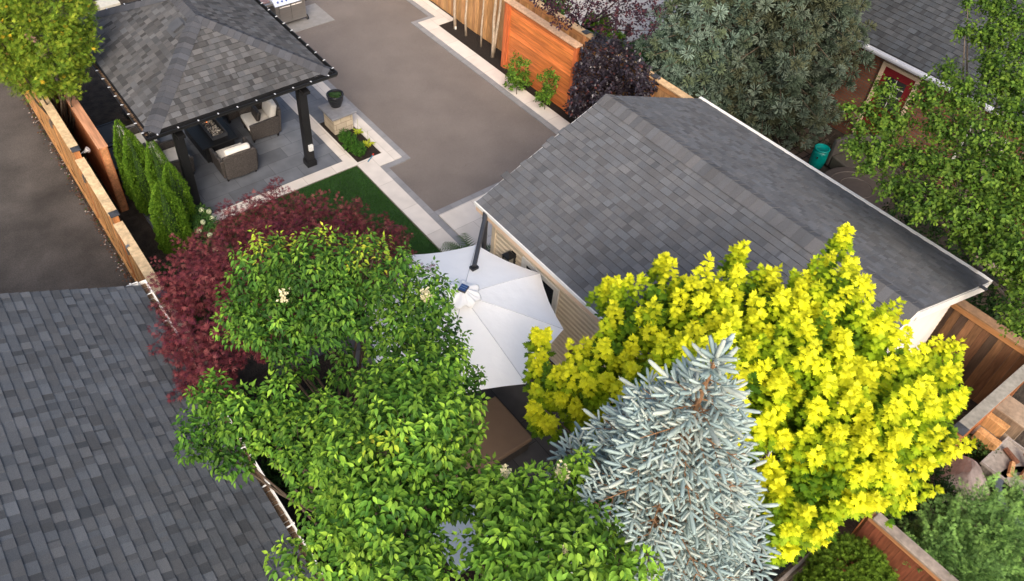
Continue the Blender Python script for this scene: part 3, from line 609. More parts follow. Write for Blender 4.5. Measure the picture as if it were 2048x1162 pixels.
b=MB((.03,.07,.19)); Ms=Matrix.Translation((UX+.01,UY-.01,UZ+.185))@Matrix.Rotation(R(25),4,'Z'); b.box(-.07,.07,-.06,.06,0,.012,None,Ms)
for i in (-.023,.023): b.box(i-.002,i+.002,-.058,.058,.012,.0135,(.25,.35,.5),Ms)
so=b.build('solar_panel',M_gloss,um); b=MB(); b.box(-.08,.08,-.07,.07,-.03,-.001,None,Ms); b.build('hub_cap',M_dark,um)
top=at(972,428,2.62); foot=at(948,537,2.66); foot=at(948,537,2.62)
b=MB(); b.tube([top+np.array([0,0,.02]),foot+np.array([0,0,.06])],.042,12); b.build('arm',M_dark,um,smooth=False)
b=MB(); b.box(foot[0]-.07,foot[0]+.07,foot[1]-.05,foot[1]+.05,foot[2]+.0,foot[2]+.05); b.build('arm_bracket',M_black,um)
b=MB(); b.tube([(top[0],top[1],0.1),(top[0],top[1],top[2]+.0)],.05,12); b.tube([(top[0]-.02,top[1],top[2]-.12),(top[0],top[1],top[2]+.06)],.055,12); b.box(top[0]-.06,top[0]+.02,top[1]-.16,top[1]-.03,1.1,1.75); b.build('mast',M_dark,um)
b=MB(); b.box(top[0]-.45,top[0]+.2,top[1]-.4,top[1]+.25,.02,.10); b.build('base',M_black,um,bevel=.02)
b=MB()
for k_ in range(8):
    a=R(45*k_); b.bar((UX,UY,UZ-.12),(UX+math.cos(a)*UR*.97,UY+math.sin(a)*UR*.97,UE-.02),.025,.02)
b.build('rib',M_dark,um)
# ---------------------------------------------------------------- furniture
def make_chair(label,loc,rz,group):
    t=thing('wicker_armchair',label,'armchair',loc,rz,group)
    def P(mb,n,m,**k): return mb.build(n,m,t,world=False,**k)
    b=MB(); b.box(-.36,.36,-.32,.36,.12,.34); P(b,'seat_base',M_wick,bevel=.02)
    for s in (-1,1):
        b=MB(); x0,x1=sorted((s*.365,s*.45)); b.add([(x0,-.34,.12),(x1,-.34,.12),(x1,.38,.12),(x0,.38,.12),(x0-.0+s*.03,-.38,.66),(x1+s*.03,-.38,.66),(x1+s*.03,.40,.58),(x0+s*.03,.40,.58)],[(3,2,1,0),(4,5,6,7),(0,1,5,4),(1,2,6,5),(2,3,7,6),(3,0,4,7)]); P(b,'armrest',M_wick,bevel=.02)
    b=MB(); n=6; vs=[]
    for i in range(n+1):
        x=-.42+.84*i/n; h=.80+.05*math.cos(math.pi*(i/n-.5)); cu_=-.04*math.cos(math.pi*(i/n-.5))
        vs+=[(x*.95,-.33+cu_,.12),(x*.95,-.42+cu_,.12),(x,-.48+cu_,h),(x,-.40+cu_,h)]
    fs=[]
    for i in range(n):
        for j in range(4): fs.append((i*4+j,i*4+(j+1)%4,(i+1)*4+(j+1)%4,(i+1)*4+j))
    fs+=[(0,3,2,1),(n*4,n*4+1,n*4+2,n*4+3)]; b.add(vs,fs); P(b,'backrest',M_wick,bevel=.012,fix=True)
    b=MB(); b.box(-.35,.35,-.26,.40,.345,.46); P(b,'seat_cushion',M_fabric,bevel=.04,seg=4,smooth=True)
    b=MB(); Mx=Matrix.Translation((0,-.26,.46))@Matrix.Rotation(R(12),4,'X'); b.box(-.32,.32,-.09,.09,0,.46,None,Mx); P(b,'back_cushion',M_fabric,bevel=.06,seg=4,smooth=True)
    for sx in (-.36,.36):
        for sy in (-.32,.33):
            b=MB(); b.add([(sx-.02,sy-.02,0),(sx+.02,sy-.02,0),(sx+.02,sy+.02,0),(sx-.02,sy+.02,0),(sx-.035,sy-.035,.125),(sx+.035,sy-.035,.125),(sx+.035,sy+.035,.125),(sx-.035,sy+.035,.125)],[(3,2,1,0),(4,5,6,7),(0,1,5,4),(1,2,6,5),(2,3,7,6),(3,0,4,7)]); P(b,'leg',M_black)
    return t
G_='wicker armchairs around the fire table'
ch=make_chair('wicker armchair seen from behind, nearest the open front of the pavilion',(5.02,15.93,.045),R(-2),G_)
def place(label,loc,rz):
    c=copy_tree(ch); c.location=loc; c.rotation_euler=(0,0,rz); c['label']=label; return c
c2=place('wicker armchair beside the right pavilion post, facing the fire table with a dark pillow',(6.22,17.02,.045),R(84))
c3=place('wicker armchair half hidden behind the dark left pavilion post',(3.72,16.72,.045),R(-90))
c4=place('wicker armchair under the left eave with its pale cushions at the roof edge',(3.3,17.75,.045),R(-90))
c5=place('wicker armchair mostly under the roof at the far end of the fire table',(5.95,18.25,.045),R(100))
def pillow(label,loc,rz,tilt,w=.44,h=.26):
    b=MB(); Mx=Matrix.Rotation(tilt,4,'X'); b.box(-w/2,w/2,-.06,.06,0,h,None,Mx); o=b.build('throw_pillow',M_wickd,None,bevel=.055,seg=4,smooth=True); o.location=loc; o.rotation_euler=(0,0,rz); return tag(o,label,'pillow')
pillow('dark brown lumbar pillow on the armchair by the right post',(6.12,17.02,.52),R(84),R(14))
pillow('dark lumbar pillow lying on the rear-view armchair seat',(5.02,15.95,.52),R(-2),R(20))
ft=thing('fire_table','black rectangular fire table with a burner full of pale stones','fire table',(4.85,17.15,.045))
b=MB(); b.box(4.50,5.28,16.48,17.95,.10,.56); b.build('base',M_black,ft,bevel=.01)
b=MB(); 
for x0,x1,y0,y1 in ((4.42,4.80,16.40,18.02),(5.16,5.36,16.40,18.02),(4.80,5.16,16.40,16.62),(4.80,5.16,17.72,18.02)): b.box(x0,x1,y0,y1,.565,.605)
b.box(4.6,5.2,16.5,17.9,.05,.10); b.build('tabletop',M_black,ft)
b=MB(); b.box(4.81,5.15,16.63,17.71,.562,.575); b.box(4.78,4.80,16.6,17.74,.607,.72); b.box(5.16,5.18,16.6,17.74,.607,.72); b.box(4.8,5.16,16.6,16.615,.607,.72); b.build('wind_guard',M_gloss if False else M_dark,ft)
b=MB()
for i in range(320):
    x,y=random.uniform(4.83,5.13),random.uniform(16.65,17.69); r=random.uniform(.018,.032); c=random.choice(((.5,.45,.38),(.35,.3,.25),(.6,.56,.5),(.12,.1,.09))); h=.585+random.uniform(0,.02)
    b.add([(x-r,y,h),(x,y-r,h),(x+r,y,h),(x,y+r,h),(x,y,h+r*.8),(x,y,h-r)],[(0,1,4),(1,2,4),(2,3,4),(3,0,4),(1,0,5),(2,1,5),(3,2,5),(0,3,5)],c)
b.build('fire_stones',M_rock,ft,smooth=True)
mf,ntf,bf=newmat('flame'); bf.inputs['Emission Color'].default_value=(1,.25,.04,1); bf.inputs['Emission Strength'].default_value=1.5; bf.inputs['Base Color'].default_value=(1,.3,.05,1)
b=MB()
for i in range(6):
    x,y=random.uniform(4.86,5.1),random.uniform(17.4,17.65); h=random.uniform(.02,.05); b.lathe((x,y,.6),[(.012,0),(.02,h*.35),(.012,h*.7),(.002,h)],6)
b.build('flame',mf,ft,smooth=True)
# black low table / storage under left eave
lt2=thing('black_side_table','black framed low table with a charcoal top left under the pavilion eave','table',(2.75,18.,0.045))
for i,(y0,y1) in enumerate(((17.1,17.95),(18.15,18.95))):
    b=MB((.045,.045,.048)); b.box(2.44,3.15,y0,y1,.42,.45); b.build('tabletop',M_any,lt2)
b=MB()
for x in (2.46,3.13):
    for y in (17.1,17.95,18.15,18.93): b.box(x-.025,x+.025,y-.025,y+.025,.046,.419)
b.box(2.42,3.17,17.04,17.09,.38,.46); b.box(2.42,3.17,18.0,18.1,.38,.46); b.box(2.42,3.17,18.96,19.0,.38,.46); b.build('frame',M_black,lt2)
# pillar with pot
sp_=thing('stone_pillar','square limestone block pillar with a grey slab cap','pillar',(8.03,16.1,0))
b=MB(); b.box(7.75,8.31,15.81,16.38,.03,.55); b.build('shaft',brickmat('limestone_blocks',(.5,.42,.31),(.42,.35,.26),(.2,.16,.11),.3,.17,.006,'xz',var=.2,bump=.5),sp_,bevel=.01)
b=MB(); b.box(7.66,8.40,15.71,16.08,.56,.61); b.box(7.66,8.40,16.086,16.47,.56,.61); b.build('cap',pm('grey_cap_stone',(.20,.20,.215),rough=.7,var=.12,vs=8,bump=.1),sp_,bevel=.006)
ml,ntl,bl=newmat('warm_led'); bl.inputs['Emission Color'].default_value=(1,.45,.12,1); bl.inputs['Emission Strength'].default_value=3
b=MB(); b.box(8.04,8.14,15.795,15.806,.50,.53); b.build('cap_light',ml,sp_)
pp=at(675,203,.75); pp=np.array([8.06,16.22,.61])
pt=thing('flower_pot','round black flower pot standing on the stone pillar','pot',tuple(pp))
b=MB(); b.lathe(tuple(pp),[(.10,0),(.14,.02),(.20,.18),(.215,.32),(.228,.34),(.228,.37),(.20,.37),(.19,.33)],28); b.build('pot',pm('black_glaze',(.015,.016,.018),rough=.25,var=.1,bump=0),pt,smooth=True)
b=MB(); b.lathe((pp[0],pp[1],pp[2]+.325),[(.188,0),(.188,.01)],20); b.build('potting_soil',M_soil,pt)
# grill
gr=thing('gas_grill','stainless steel gas grill with double cabinet doors and side burner','grill',(9.5,21.8,.03))
b=MB(); b.box(8.98,10.0,21.55,22.1,.16,.82); b.build('cabinet',M_steel,gr,bevel=.01)
for x0 in (9.10,9.50):
    b=MB(); b.box(x0,x0+.39,21.525,21.548,.2,.76); d_=b.build('door',M_steel,gr,bevel=.006); b=MB((.8,.75,.7)); b.box(x0+.02,x0+.37,21.50,21.52,.70,.725); b.build('handle',M_gloss,d_,bevel=.005)
b=MB((.62,.66,.78)); b.add([(8.95,21.45,.82),(10.03,21.45,.82),(10.03,21.62,.98),(8.95,21.62,.98),(8.95,21.55,.82),(10.03,21.55,.82),(10.03,22.1,.98),(8.95,22.1,.98),(8.95,22.1,.82),(10.03,22.1,.82)],[(0,1,2,3),(1,0,8,9),(0,3,7,8),(1,9,6,2),(3,2,6,7),(8,7,6,9)]); cp=b.build('control_panel',M_gloss,gr)
for i in range(7):
    x=9.08+i*.14; b=MB((.08,.12,.35)); b.tube([(x,21.53,.905),(x,21.495,.935)],.028,12); b.build('knob',M_gloss,cp)
b=MB(); n=10; vs=[]
for i in range(n+1):
    a=math.pi*i/n*.9; 
    for x in (9.0,9.98): vs.append((x,21.85-.24*math.cos(a),1.0+.28*math.sin(a)))
b.add(vs,[(2*i,2*i+1,2*i+3,2*i+2) for i in range(n)]+[tuple(2*i for i in range(n,-1,-1)),tuple(2*i+1 for i in range(n+1))]); b.build('lid',M_steel,gr,smooth=True); b=MB(); b.tube([(9.1,21.58,1.1),(9.88,21.58,1.1)],.015,8); b.build('lid_handle',M_steel,gr)
b=MB(); b.box(8.15,8.97,21.55,22.1,.84,.92); b.build('side_burner',M_steel,gr,bevel=.01); b=MB((.22,.14,.14)); b.box(8.2,8.9,21.65,22.08,.922,.95); b.build('burner_lid',M_any,gr,bevel=.01)
for x in (9.0,10.03):
    b=MB(); yy=21.6; b.tube([(x-.015,yy,.13),(x+.015,yy,.13)],[.085,.085],20); wh=b.build('wheel',M_black,gr); b=MB(); b.tube([(x-.02,yy,.13),(x+.02,yy,.13)],[.06,.06],16); b.build('hub',M_steel,wh)
# ottoman under the tree
ot=thing('lounge_ottoman','big taupe cushioned lounge with a dark wicker base on the courtyard','lounge',(5.1,6.,.02))
b=MB(); b.box(4.1,5.95,5.54,6.56,.06,.36); b.build('base',M_wickd,ot,bevel=.02)
b=MB(); b.box(4.08,5.97,5.5,6.6,.365,.5); b.build('cushion',pm('taupe_fabric',(.16,.105,.07),rough=.85,var=.06,vs=4,bump=.1,bs=120),ot,bevel=.035,seg=4,smooth=True)
# pale table with black frame
tp=at(935,1085,.7); tb=thing('patio_table','pale glossy patio table with black legs glimpsed between the lilac branches','table',(tp[0],tp[1],.02))
b=MB((.24,.29,.37)); b.box(tp[0]-.45,tp[0]+.5,tp[1]-.35,tp[1]+.5,.70,.72); b.build('tabletop',M_gloss,tb,bevel=.005)
b=MB(); 
for sx in (-.42,.46):
    for sy in (-.32,.46): b.box(tp[0]+sx-.03,tp[0]+sx+.03,tp[1]+sy-.03,tp[1]+sy+.03,.02,.69)
b.box(tp[0]-.46,tp[0]+.51,tp[1]-.36,tp[1]+.51,.64,.695); b.build('frame',M_black,tb)
# neighbour things
tl=at(1634,330,0); tl=np.array([17.3,7.8,0]); bb=thing('rain_barrel','teal plastic barrel standing on pavers beside the garage eave','barrel',tuple(tl))
b=MB((.0,.20,.17)); b.lathe(tuple(tl),[(.15,.02),(.185,.1),(.2,.3),(.195,.5),(.18,.6)],24); b.build('body',M_gloss,bb,smooth=True); b=MB((.0,.26,.22)); b.lathe((tl[0],tl[1],.602),[(.19,0),(.195,.03),(.17,.045),(.16,.03)],24); b.build('lid',M_gloss,bb,smooth=True); b=MB((.02,.02,.02)); b.tube([(tl[0]-.19,tl[1]-.06,.45),(tl[0]-.23,tl[1]-.08,.45)],.02,8); b.build('tap',M_any,bb)
rt=at(1712,375,.45); ro=thing('round_table','round dark brown covered patio table under the birch edge','table',(rt[0],rt[1],.02))
b=MB((.075,.06,.05)); b.lathe((rt[0],rt[1],0),[(.75,.03),(.82,.40),(.80,.44),(.62,.455),(.60,.44),(.40,.44),(.385,.455),(.37,.44),(.01,.445)],48); b.build('cover',M_any,ro,smooth=False)
def nchair(u,v,rz,lab,n=0):
    p=at(u,v,.4); t=thing('patio_chair',lab,'chair',(p[0],p[1],.02),rz,'covered chairs around the round table')
    b=MB((.075,.065,.05)); b.box(-.33,.33,-.3,.33,.05,.42); b.build('seat',M_any,t,world=False,bevel=.05,seg=3); b=MB((.07,.062,.055)); b.box(-.34,.34,-.42,-.3,.05,.86); b.build('backrest',M_any,t,world=False,bevel=.04,seg=3)
nchair(1700,320,R(-190),'dark brown covered chair between the round table and teal barrel'); nchair(1745,318,R(-215),'dark covered chair half hidden under birch leaves behind the round table')
rk=at(1607,285,.1)
def rock(name,c,s,col,label,cat,seed,sub=3,rz=0,parent=None):
    bm=bmesh.new(); bmesh.ops.create_icosphere(bm,subdivisions=sub,radius=1); r_=np.random.default_rng(seed); pl=[(Vector(r_.normal(size=3)).normalized(),r_.uniform(.62,.9)) for _ in range(9)]
    b=MB(col)
    for v in bm.verts:
        for n_,d_ in pl:
            q=v.co.dot(n_)
            if q>d_: v.co-=n_*(q-d_)*.85
    Mx=Matrix.Translation(Vector(c))@Matrix.Rotation(rz,4,'Z')@Matrix.Diagonal((*s,1)); bm.verts.index_update()
    b.add([Mx@v.co for v in bm.verts],[[v.index for v in f.verts] for f in bm.faces]); bm.free(); o=b.build(name,M_rock,parent,smooth=False)
    return tag(o,label,cat)
rock('rock',(rk[0],rk[1],.1),(.28,.17,.16),(.26,.2,.13),'rounded tan rock between the spruce and the teal barrel','rock',3,rz=.6)
b=MB()
for i in range(5): b.box(19.0,19.03,5.4+i*.14,5.43+i*.14,0,.75)
b.box(18.99,19.04,5.35,6.05,.55,.58); b.box(18.99,19.04,5.35,6.05,.7,.73); tag(b.build('iron_railing',M_black),'short black iron railing in front of the brick wall','railing')
# black lantern on the terrace
q=at(1256,60,.2); b=MB(); b.lathe((q[0],q[1],.04),[(.10,0),(.10,.25),(.07,.3),(.07,.33)],16); tag(b.build('black_planter',M_black),'small black cylinder planter standing on the pale terrace','planter')
# firewood area (lower right)
def P_(u,v,z): return at(u,v,z)
p=P_(2034,822,.75); bx=thing('storage_box','wide weathered grey wooden box behind the two cedar blocks','crate',(p[0],p[1],0))
b=MB((.30,.235,.17)); b.box(p[0]-.24,p[0]+.24,p[1]-.3,p[1]+.3,.71,.75); b.build('lid',M_cap,bx,bevel=.008); b=MB((.22,.16,.11)); b.box(p[0]-.21,p[0]+.21,p[1]-.27,p[1]+.27,0,.709); b.build('body',M_wood,bx)
q0=P_(1999,838,.62); bn=thing('wood_bench','low grey plank stand carrying the two cedar blocks','stand',(q0[0]-.2,q0[1],0))
b=MB((.26,.21,.16)); b.box(q0[0]-.62,q0[0]+.12,q0[1]-.32,q0[1]+.3,.30,.34); b.build('top',M_cap,bn); b=MB((.2,.15,.1)); b.box(q0[0]-.6,q0[0]+.1,q0[1]-.3,q0[1]+.28,0,.299); b.build('body',M_wood,bn)
for i,(dx,lab) in enumerate(((0,'orange brown cedar block nearest the grey wooden box'),(-.38,'orange brown cedar block lying farther from the grey wooden box'))):
    qq=P_(*((1996,841) if i==0 else (1979,873)),.62); b=MB((.50,.27,.11)); b.box(qq[0]-.08,qq[0]+.08,qq[1]-.2,qq[1]+.2,.345,.62); tag(b.build('cedar_block',M_wood,bevel=.008),lab,'wood block','cedar blocks')
q=P_(2032,925,.5); cr=thing('firewood_crate','grey planked crate tray holding split firewood','crate',(q[0],q[1],0))
b=MB((.20,.175,.15)); b.box(q[0]-.42,q[0]+.4,q[1]-.4,q[1]+.33,.0,.40)
b.build('body',M_wood,cr); b=MB((.28,.25,.22)); b.box(q[0]-.46,q[0]+.44,q[1]-.44,q[1]+.37,.402,.43)
b.build('tray',M_cap,cr); b=MB((.3,.27,.25)); 
for x0,x1,y0,y1 in ((-.46,-.43,-.44,.37),(.41,.44,-.44,.37),(-.43,.41,-.44,-.41),(-.43,.41,.34,.37)): b.box(q[0]+x0,q[0]+x1,q[1]+y0,q[1]+y1,.432,.475)
b.build('rim',M_cap,cr)
for i,(dx,dy,a,L,lab,c) in enumerate(((-.18,-.02,.35,.3,'pale split log lying at the front of the crate','.'),(-.02,-.2,.1,.32,'grey brown log pointing towards the camera on the crate','.'),(.08,.12,1.2,.3,'dark reddish log at the back of the crate','.'),(.16,-.1,.7,.26,'short brown log leaning on top of the others','.'))):
    cc_=((.5,.28,.13),(.3,.19,.11),(.16,.07,.04),(.22,.13,.08))[i]; d=np.array([math.cos(a),math.sin(a),0])*L/2; c0=q+np.array([dx,dy,0]); c0[2]=.433+.05+(.07 if i==3 else 0)
    b=MB(cc_); b.tube([c0-d,c0+d],[.052,.048],6); tag(b.build('split_log',M_bark),lab,'log','split logs on the crate')
bo=P_(1925,960,.35); rock('boulder',(bo[0],bo[1],.25),(.52,.5,.42),(.34,.27,.24),'big pinkish grey boulder beside the courtyard fence post','rock',11,4,.4)
tu=P_(2075,1010,.35); ob=thing('pond_tub','dark round tub with a slate blue rim at the right edge','tub',(tu[0],tu[1],0))
b=MB((.015,.016,.018)); b.lathe((tu[0],tu[1],0),[(.6,.02),(.66,.4),(.60,.40),(.55,.1),(.01,.09)],40); b.build('body',M_any,ob); b=MB((.07,.085,.11)); b.lathe((tu[0],tu[1],0),[(.585,.405),(.585,.43),(.70,.43),(.70,.405)],40); b.build('rim',M_any,ob)
# black bench by the fence
bk=thing('black_bench','black slatted bench in the dark corner below the golden maple','bench',(8.1,1.6,0))
b=MB(); 
for i in range(5): b.box(7.2,8.6,1.35+i*.1,1.43+i*.1,.43,.46)
b.build('seat',M_black,bk); b=MB((.2,.17,.15)); b.box(7.2,8.6,1.20,1.25,.46,.95); b.build('backrest',M_any,bk,bevel=.01); b=MB(); b.box(7.25,7.3,1.3,1.8,0,.43); b.box(8.5,8.55,1.3,1.8,0,.43); build_each(b,'leg',M_black,bk)
cab=at(222,8,.9); cb_=thing('cream_cabinet','cream painted cabinet behind the pavilion roof','cabinet',(cab[0],cab[1],0)); b=MB((.62,.58,.48)); b.box(cab[0]-.35,cab[0]+.25,cab[1]-.1,cab[1]+.4,0,.92); b.build('body',M_any,cb_,bevel=.01); b=MB((.02,.02,.02)); b.tube([(cab[0]-.12,cab[1]-.14,.8),(cab[0]-.12,cab[1]-.1,.8)],.03,8); b.build('knob',M_any,cb_)
# hose nozzle in bed
q=at(742,318,.08); b=MB((.05,.2,.3)); b.tube([q+np.array([-.12,-.05,0]),q+np.array([.1,.08,0.02])],[.014,.014],8); b.tube([q+np.array([.1,.08,0.02]),q+np.array([.14,.1,.05])],[.03,.02],8,(.4,.05,.03)); tag(b.build('hose_nozzle',M_gloss),'small blue hose wand lying in the garden bed','hose nozzle')
q=at(912,52,.1); b=MB((.75,.72,.65)); b.lathe((q[0]-.05,q[1]-.05,.03),[(.03,0),(.035,.08),(.03,.09)],12); tag(b.build('tree_uplight',M_gloss),'small bright uplight at the foot of the first young trunk','lamp')
# ---------------------------------------------------------------- foliage
LT_OV=(np.array([[0,0,0],[-.20,.22,.09],[0,.28,-.02],[.20,.22,.09],[-.24,.45,.08],[0,.58,-.05],[.24,.45,.08],[0,1.05,-.32],[-.11,.76,-.07],[.11,.76,-.07]]),
 np.array([[0,2,1],[0,3,2],[1,2,5],[1,5,4],[2,3,6],[2,6,5],[4,5,8],[5,7,8],[5,6,9],[5,9,7]]))
LT_SM=(np.array([[0,0,0],[-.33,.45,.06],[0,.5,-.03],[.33,.45,.06],[0,1,-.12]]),np.array([[0,2,1],[0,3,2],[1,2,4],[2,3,4]]))
def maple_t():
    pts=[(0,-.02),(.18,-.1),(.16,.08),(.46,.02),(.36,.16),(.60,.30),(.42,.36),(.52,.56),(.30,.50),(.22,.52),(.26,.76),(.12,.72),(0,1.0)]
    pts=pts+[(-x,y) for x,y in pts[-2:0:-1]]
    V=[(0,.3,0)]+[(x,y,-.22*(x*x+max(y-.3,0)**2)-.06*(i%2)) for i,(x,y) in enumerate(pts)]
    n=len(pts); return np.array(V),np.array([[0,1+i,1+(i+1)%n] for i in range(n)])
LT_MA=maple_t()
def jm_t():
    V=[];T=[]
    for a,L in ((0,1),(.55,.85),(-.55,.85),(1.15,.62),(-1.15,.62)):
        c,s_=math.cos(a),math.sin(a); k=len(V)
        for x,y,z in ((0,0,0),(-.09,.5,.0),(.09,.5,.0),(0,1,-.25)): V.append(((x*c+y*s_)*1 if True else 0,(y*c-x*s_),z)) if False else V.append((x*L*c+y*L*s_,y*L*c-x*L*s_,z*L))
        T+=[[k,k+2,k+1],[k+1,k+2,k+3]]
    return np.array(V),np.array(T)
LT_JM=jm_t()
def spray_t(n=6,w=.07,spread=.9):
    V=[];T=[]
    for i in range(n):
        a=(i/(n-1)-.5)*2*spread; L=1-.35*abs(a); o=.25*abs(a); k=len(V); c,s_=math.cos(a),math.sin(a)
        for x,y,z in ((0,0,0),(-w,.6,.02),(w,.6,-.02),(0,1,.0)): V.append((x*L*c+y*L*s_,y*L*c-x*L*s_+o*.2,z+.04*(i%2)))
        T+=[[k,k+2,k+1],[k+1,k+2,k+3]]
    return np.array(V),np.array(T)
LT_SP=spray_t(); LT_FE=spray_t(5,.05,.55)
def shoot_t(nn=22,body=5,seed=1,fat=1.):
    V=[];T=[]; pr=((0,.06),(.18,.10),(.72,.112),(.92,.085),(1.0,.03))
    for y,r in pr:
        for k in range(body): a=2*math.pi*k/body; V.append((r*fat*math.cos(a),y*.97,r*fat*math.sin(a)))
    for i in range(len(pr)-1):
        for k in range(body): a=i*body+k;b_=i*body+(k+1)%body; T+=[[a,b_,b_+body],[a,b_+body,a+body]]
    for i in range(nn):
        y=(i+.5)/nn*.98; a=i*2.4; l=.12*fat*(1-.3*y); k=len(V); c,s_=math.cos(a),math.sin(a); px,pz=-s_*.022,c*.022; r0=.07*fat
        V+=[(r0*c+px,y,r0*s_+pz),(r0*c-px,y,r0*s_-pz),((r0+l*.8)*c,y+l*.75,(r0+l*.8)*s_)]; T.append([k,k+1,k+2])
    return np.array(V),np.array(T)
LT_SH=shoot_t(40,6,fat=.92); LT_SHf=shoot_t(12,4,fat=.8)
def lobes_at(L,sq=1.): return np.array([[*at(u,v,z),r,r,r*sq] for u,v,z,r in L])
def samp(lobes,n,inner=.55,rg=None,up=None):
    rg=rg or rng; a=lobes[:,3]**2; a=a/a.sum(); i=rg.choice(len(lobes),n*2,p=a); d=nrm(rg.normal(size=(n*2,3)))
    if up is not None: d[:,2]+=up; d=nrm(d)
    rr=np.where(rg.random(n*2)<.75,rg.uniform(.85,1.08,n*2),rg.uniform(inner,.85,n*2)); P=lobes[i,:3]+d*lobes[i,3:6]*rr[:,None]
    q=np.min(np.where(np.arange(len(lobes))[None]==i[:,None],9,np.linalg.norm((P[:,None]-lobes[None,:,:3])/lobes[None,:,3:6],axis=2)),axis=1) if len(lobes)>1 else np.full(len(P),9.)
    k=(q>.72)|(rg.random(n*2)<.12); P=P[k][:n];d=d[k][:n]; return P,d,i[k][:n],rr[k][:n]
def twigs(P,D,L,m,tpl,size,droop=.3,colf=None,spread=1.,fwd=.35,nup=.8,t0=.1,rg=None,sv=.25,tv=.22):
    """leaves set round twigs: P base, D dir, L length"""
    rg=rg or rng; n=len(P); D=nrm(D); h=nrm(np.cross(D,np.array([[.3,.2,1.]])+rg.normal(0,.3,(n,3)))); g=np.cross(D,h); out=[]
    ph=rg.uniform(0,6.28,n); L=np.broadcast_to(L,(n,))
    tw=rg.uniform(1-tv,1+tv,(n,1))
    for j in range(m):
        t=t0+(1-t0)*(j+.6)/m; a=ph+j*2.4+rg.normal(0,.3,n); rad=h*np.cos(a)[:,None]+g*np.sin(a)[:,None]
        f=fwd+(.9 if j==m-1 else 0); ax=rad*spread+D*f; ax[:,2]-=droop; ax=nrm(ax+rg.normal(0,.15,(n,3)))
        nm=D*.5+np.array([[0,0,1]])*nup+rg.normal(0,.25,(n,3))
        s=size*rg.uniform(1-sv,1+sv,n)*(1-.25*abs(t-.6)); out.append(scatter(tpl[0],tpl[1],P+D*(L*t)[:,None],ax,nm,s,colf(t,n,rg)*tw))
    return join(out)
def palt(cols,tip,w=None,sp=.15,k=.8):
    f0=pal(cols,w,sp); tip=np.array([tip])
    def f(t,n,rg):
        m_=(np.clip((t-.45)*1.6,0,1)*k*rg.random(n))[:,None]; return f0(t,n,rg)*(1-m_)+tip*m_
    return f
def pal(cols,w=None,sp=.15):
    cols=np.array(cols,float)
    def f(t,n,rg): 
        i=rg.choice(len(cols),n,p=w); return cols[i]*rg.uniform(1-sp,1+sp,(n,1))
    return f
def twigmesh(b,P,D,L,r,col):
    for p,d,l in zip(P,nrm(D),np.broadcast_to(L,(len(P),))): b.tube([p-d*l*.4,p+d*l*.8],[r,r*.4],3,col,cap=False)
def limbs(base,lobes,r0,col,name,parent,split=None,n=8,twig=None,wig=.15,fork=.35):
    b=MB(col); base=np.array(base,float); c=lobes[:,:3].mean(0); c[2]=lobes[:,2].min()*(1-.0)
    fk=base+(c-base)*fork; fk[2]=max(fk[2],base[2]+.4)
    b.tube([base,(base+fk)/2+rng.normal(0,.03,3)*[1,1,0],fk],[r0,r0*.85,r0*.7],n)
    for l in lobes:
        e=l[:3]; m1=fk+(e-fk)*.4+np.array([0,0,.12*np.linalg.norm(e-fk)])*0+rng.normal(0,wig*.4,3); m2=fk+(e-fk)*.75+rng.normal(0,wig*.3,3)
        b.tube([fk-[0,0,.05],m1,m2,e],[r0*.45,r0*.3,r0*.2,r0*.09],6)
    if twig is not None: twigmesh(b,*twig,col)
    return b.build(name,M_bark,parent,smooth=True)
def tree(name,label,cat,base,group=None): return thing(name,label,cat,tuple(base),group=group)

def thin(P,*A,dmin=.2,dens=None):
    keep=[]; 
    for i in range(len(P)):
        if not keep or np.min(np.linalg.norm(P[keep]-P[i],axis=1))>dmin: keep.append(i)
    return [P[keep]]+[a[keep] for a in A]
def plumes(P,D,L,Rr,m,tpl,size,colf,pw=.6,droop=.3,out=.8,fwd=.35,nup=.8,rg=None,tv=.15,sv=.25,tmin=0.,top=.04):
    rg=rg or rng; n=len(P); D=nrm(D); h=nrm(np.cross(D,np.array([[.3,.2,.4]])+rg.normal(0,.3,(n,3)))); g=np.cross(D,h); o=[]
    ph=rg.uniform(0,6.28,n); L=np.broadcast_to(L,(n,)); Rr=np.broadcast_to(Rr,(n,)); tw=rg.uniform(1-tv,1+tv,(n,1))
    for j in range(m):
        t=tmin+(1-tmin)*(j+.7)/m; t=min(t,1.); a=ph+j*2.4+rg.normal(0,.35,n); rad=h*np.cos(a)[:,None]+g*np.sin(a)[:,None]
        r=Rr*((1-t)**pw*(1-top)+top)*np.sqrt(rg.uniform(.15,1.,n)); ax=rad*out+D*(fwd+(.8 if t>.93 else 0)); ax[:,2]-=droop; ax=nrm(ax+rg.normal(0,.18,(n,3)))
        nm=D*.3+rad*.35+np.array([[0,0,1]])*nup+rg.normal(0,.25,(n,3)); s=size*rg.uniform(1-sv,1+sv,n)*(1-.3*max(t-.7,0)/.3)
        o.append(scatter(tpl[0],tpl[1],P+D*(L*t)[:,None]+rad*r[:,None],ax,nm,s,colf(t,n,rg)*tw))
    return join(o)
def fieldc(f,P,seed,lo=.75,hi=1.75):
    # leaf tone drifts between darker and lighter clumps by position
    q=np.random.default_rng(seed+500); w_=sum(np.sin(P@(q.normal(size=3)*k)+q.uniform(0,6)) for k in (1.6,2.6,4.2,6.5))/2.2
    w_=np.clip(.5+.5*w_,0,1)[:,None]; m_=lo+(hi-lo)*w_
    def g(t,n,rg): c=f(t,n,rg)*m_; c[:,0]*=(.85+.3*w_[:,0]); return c
    return g
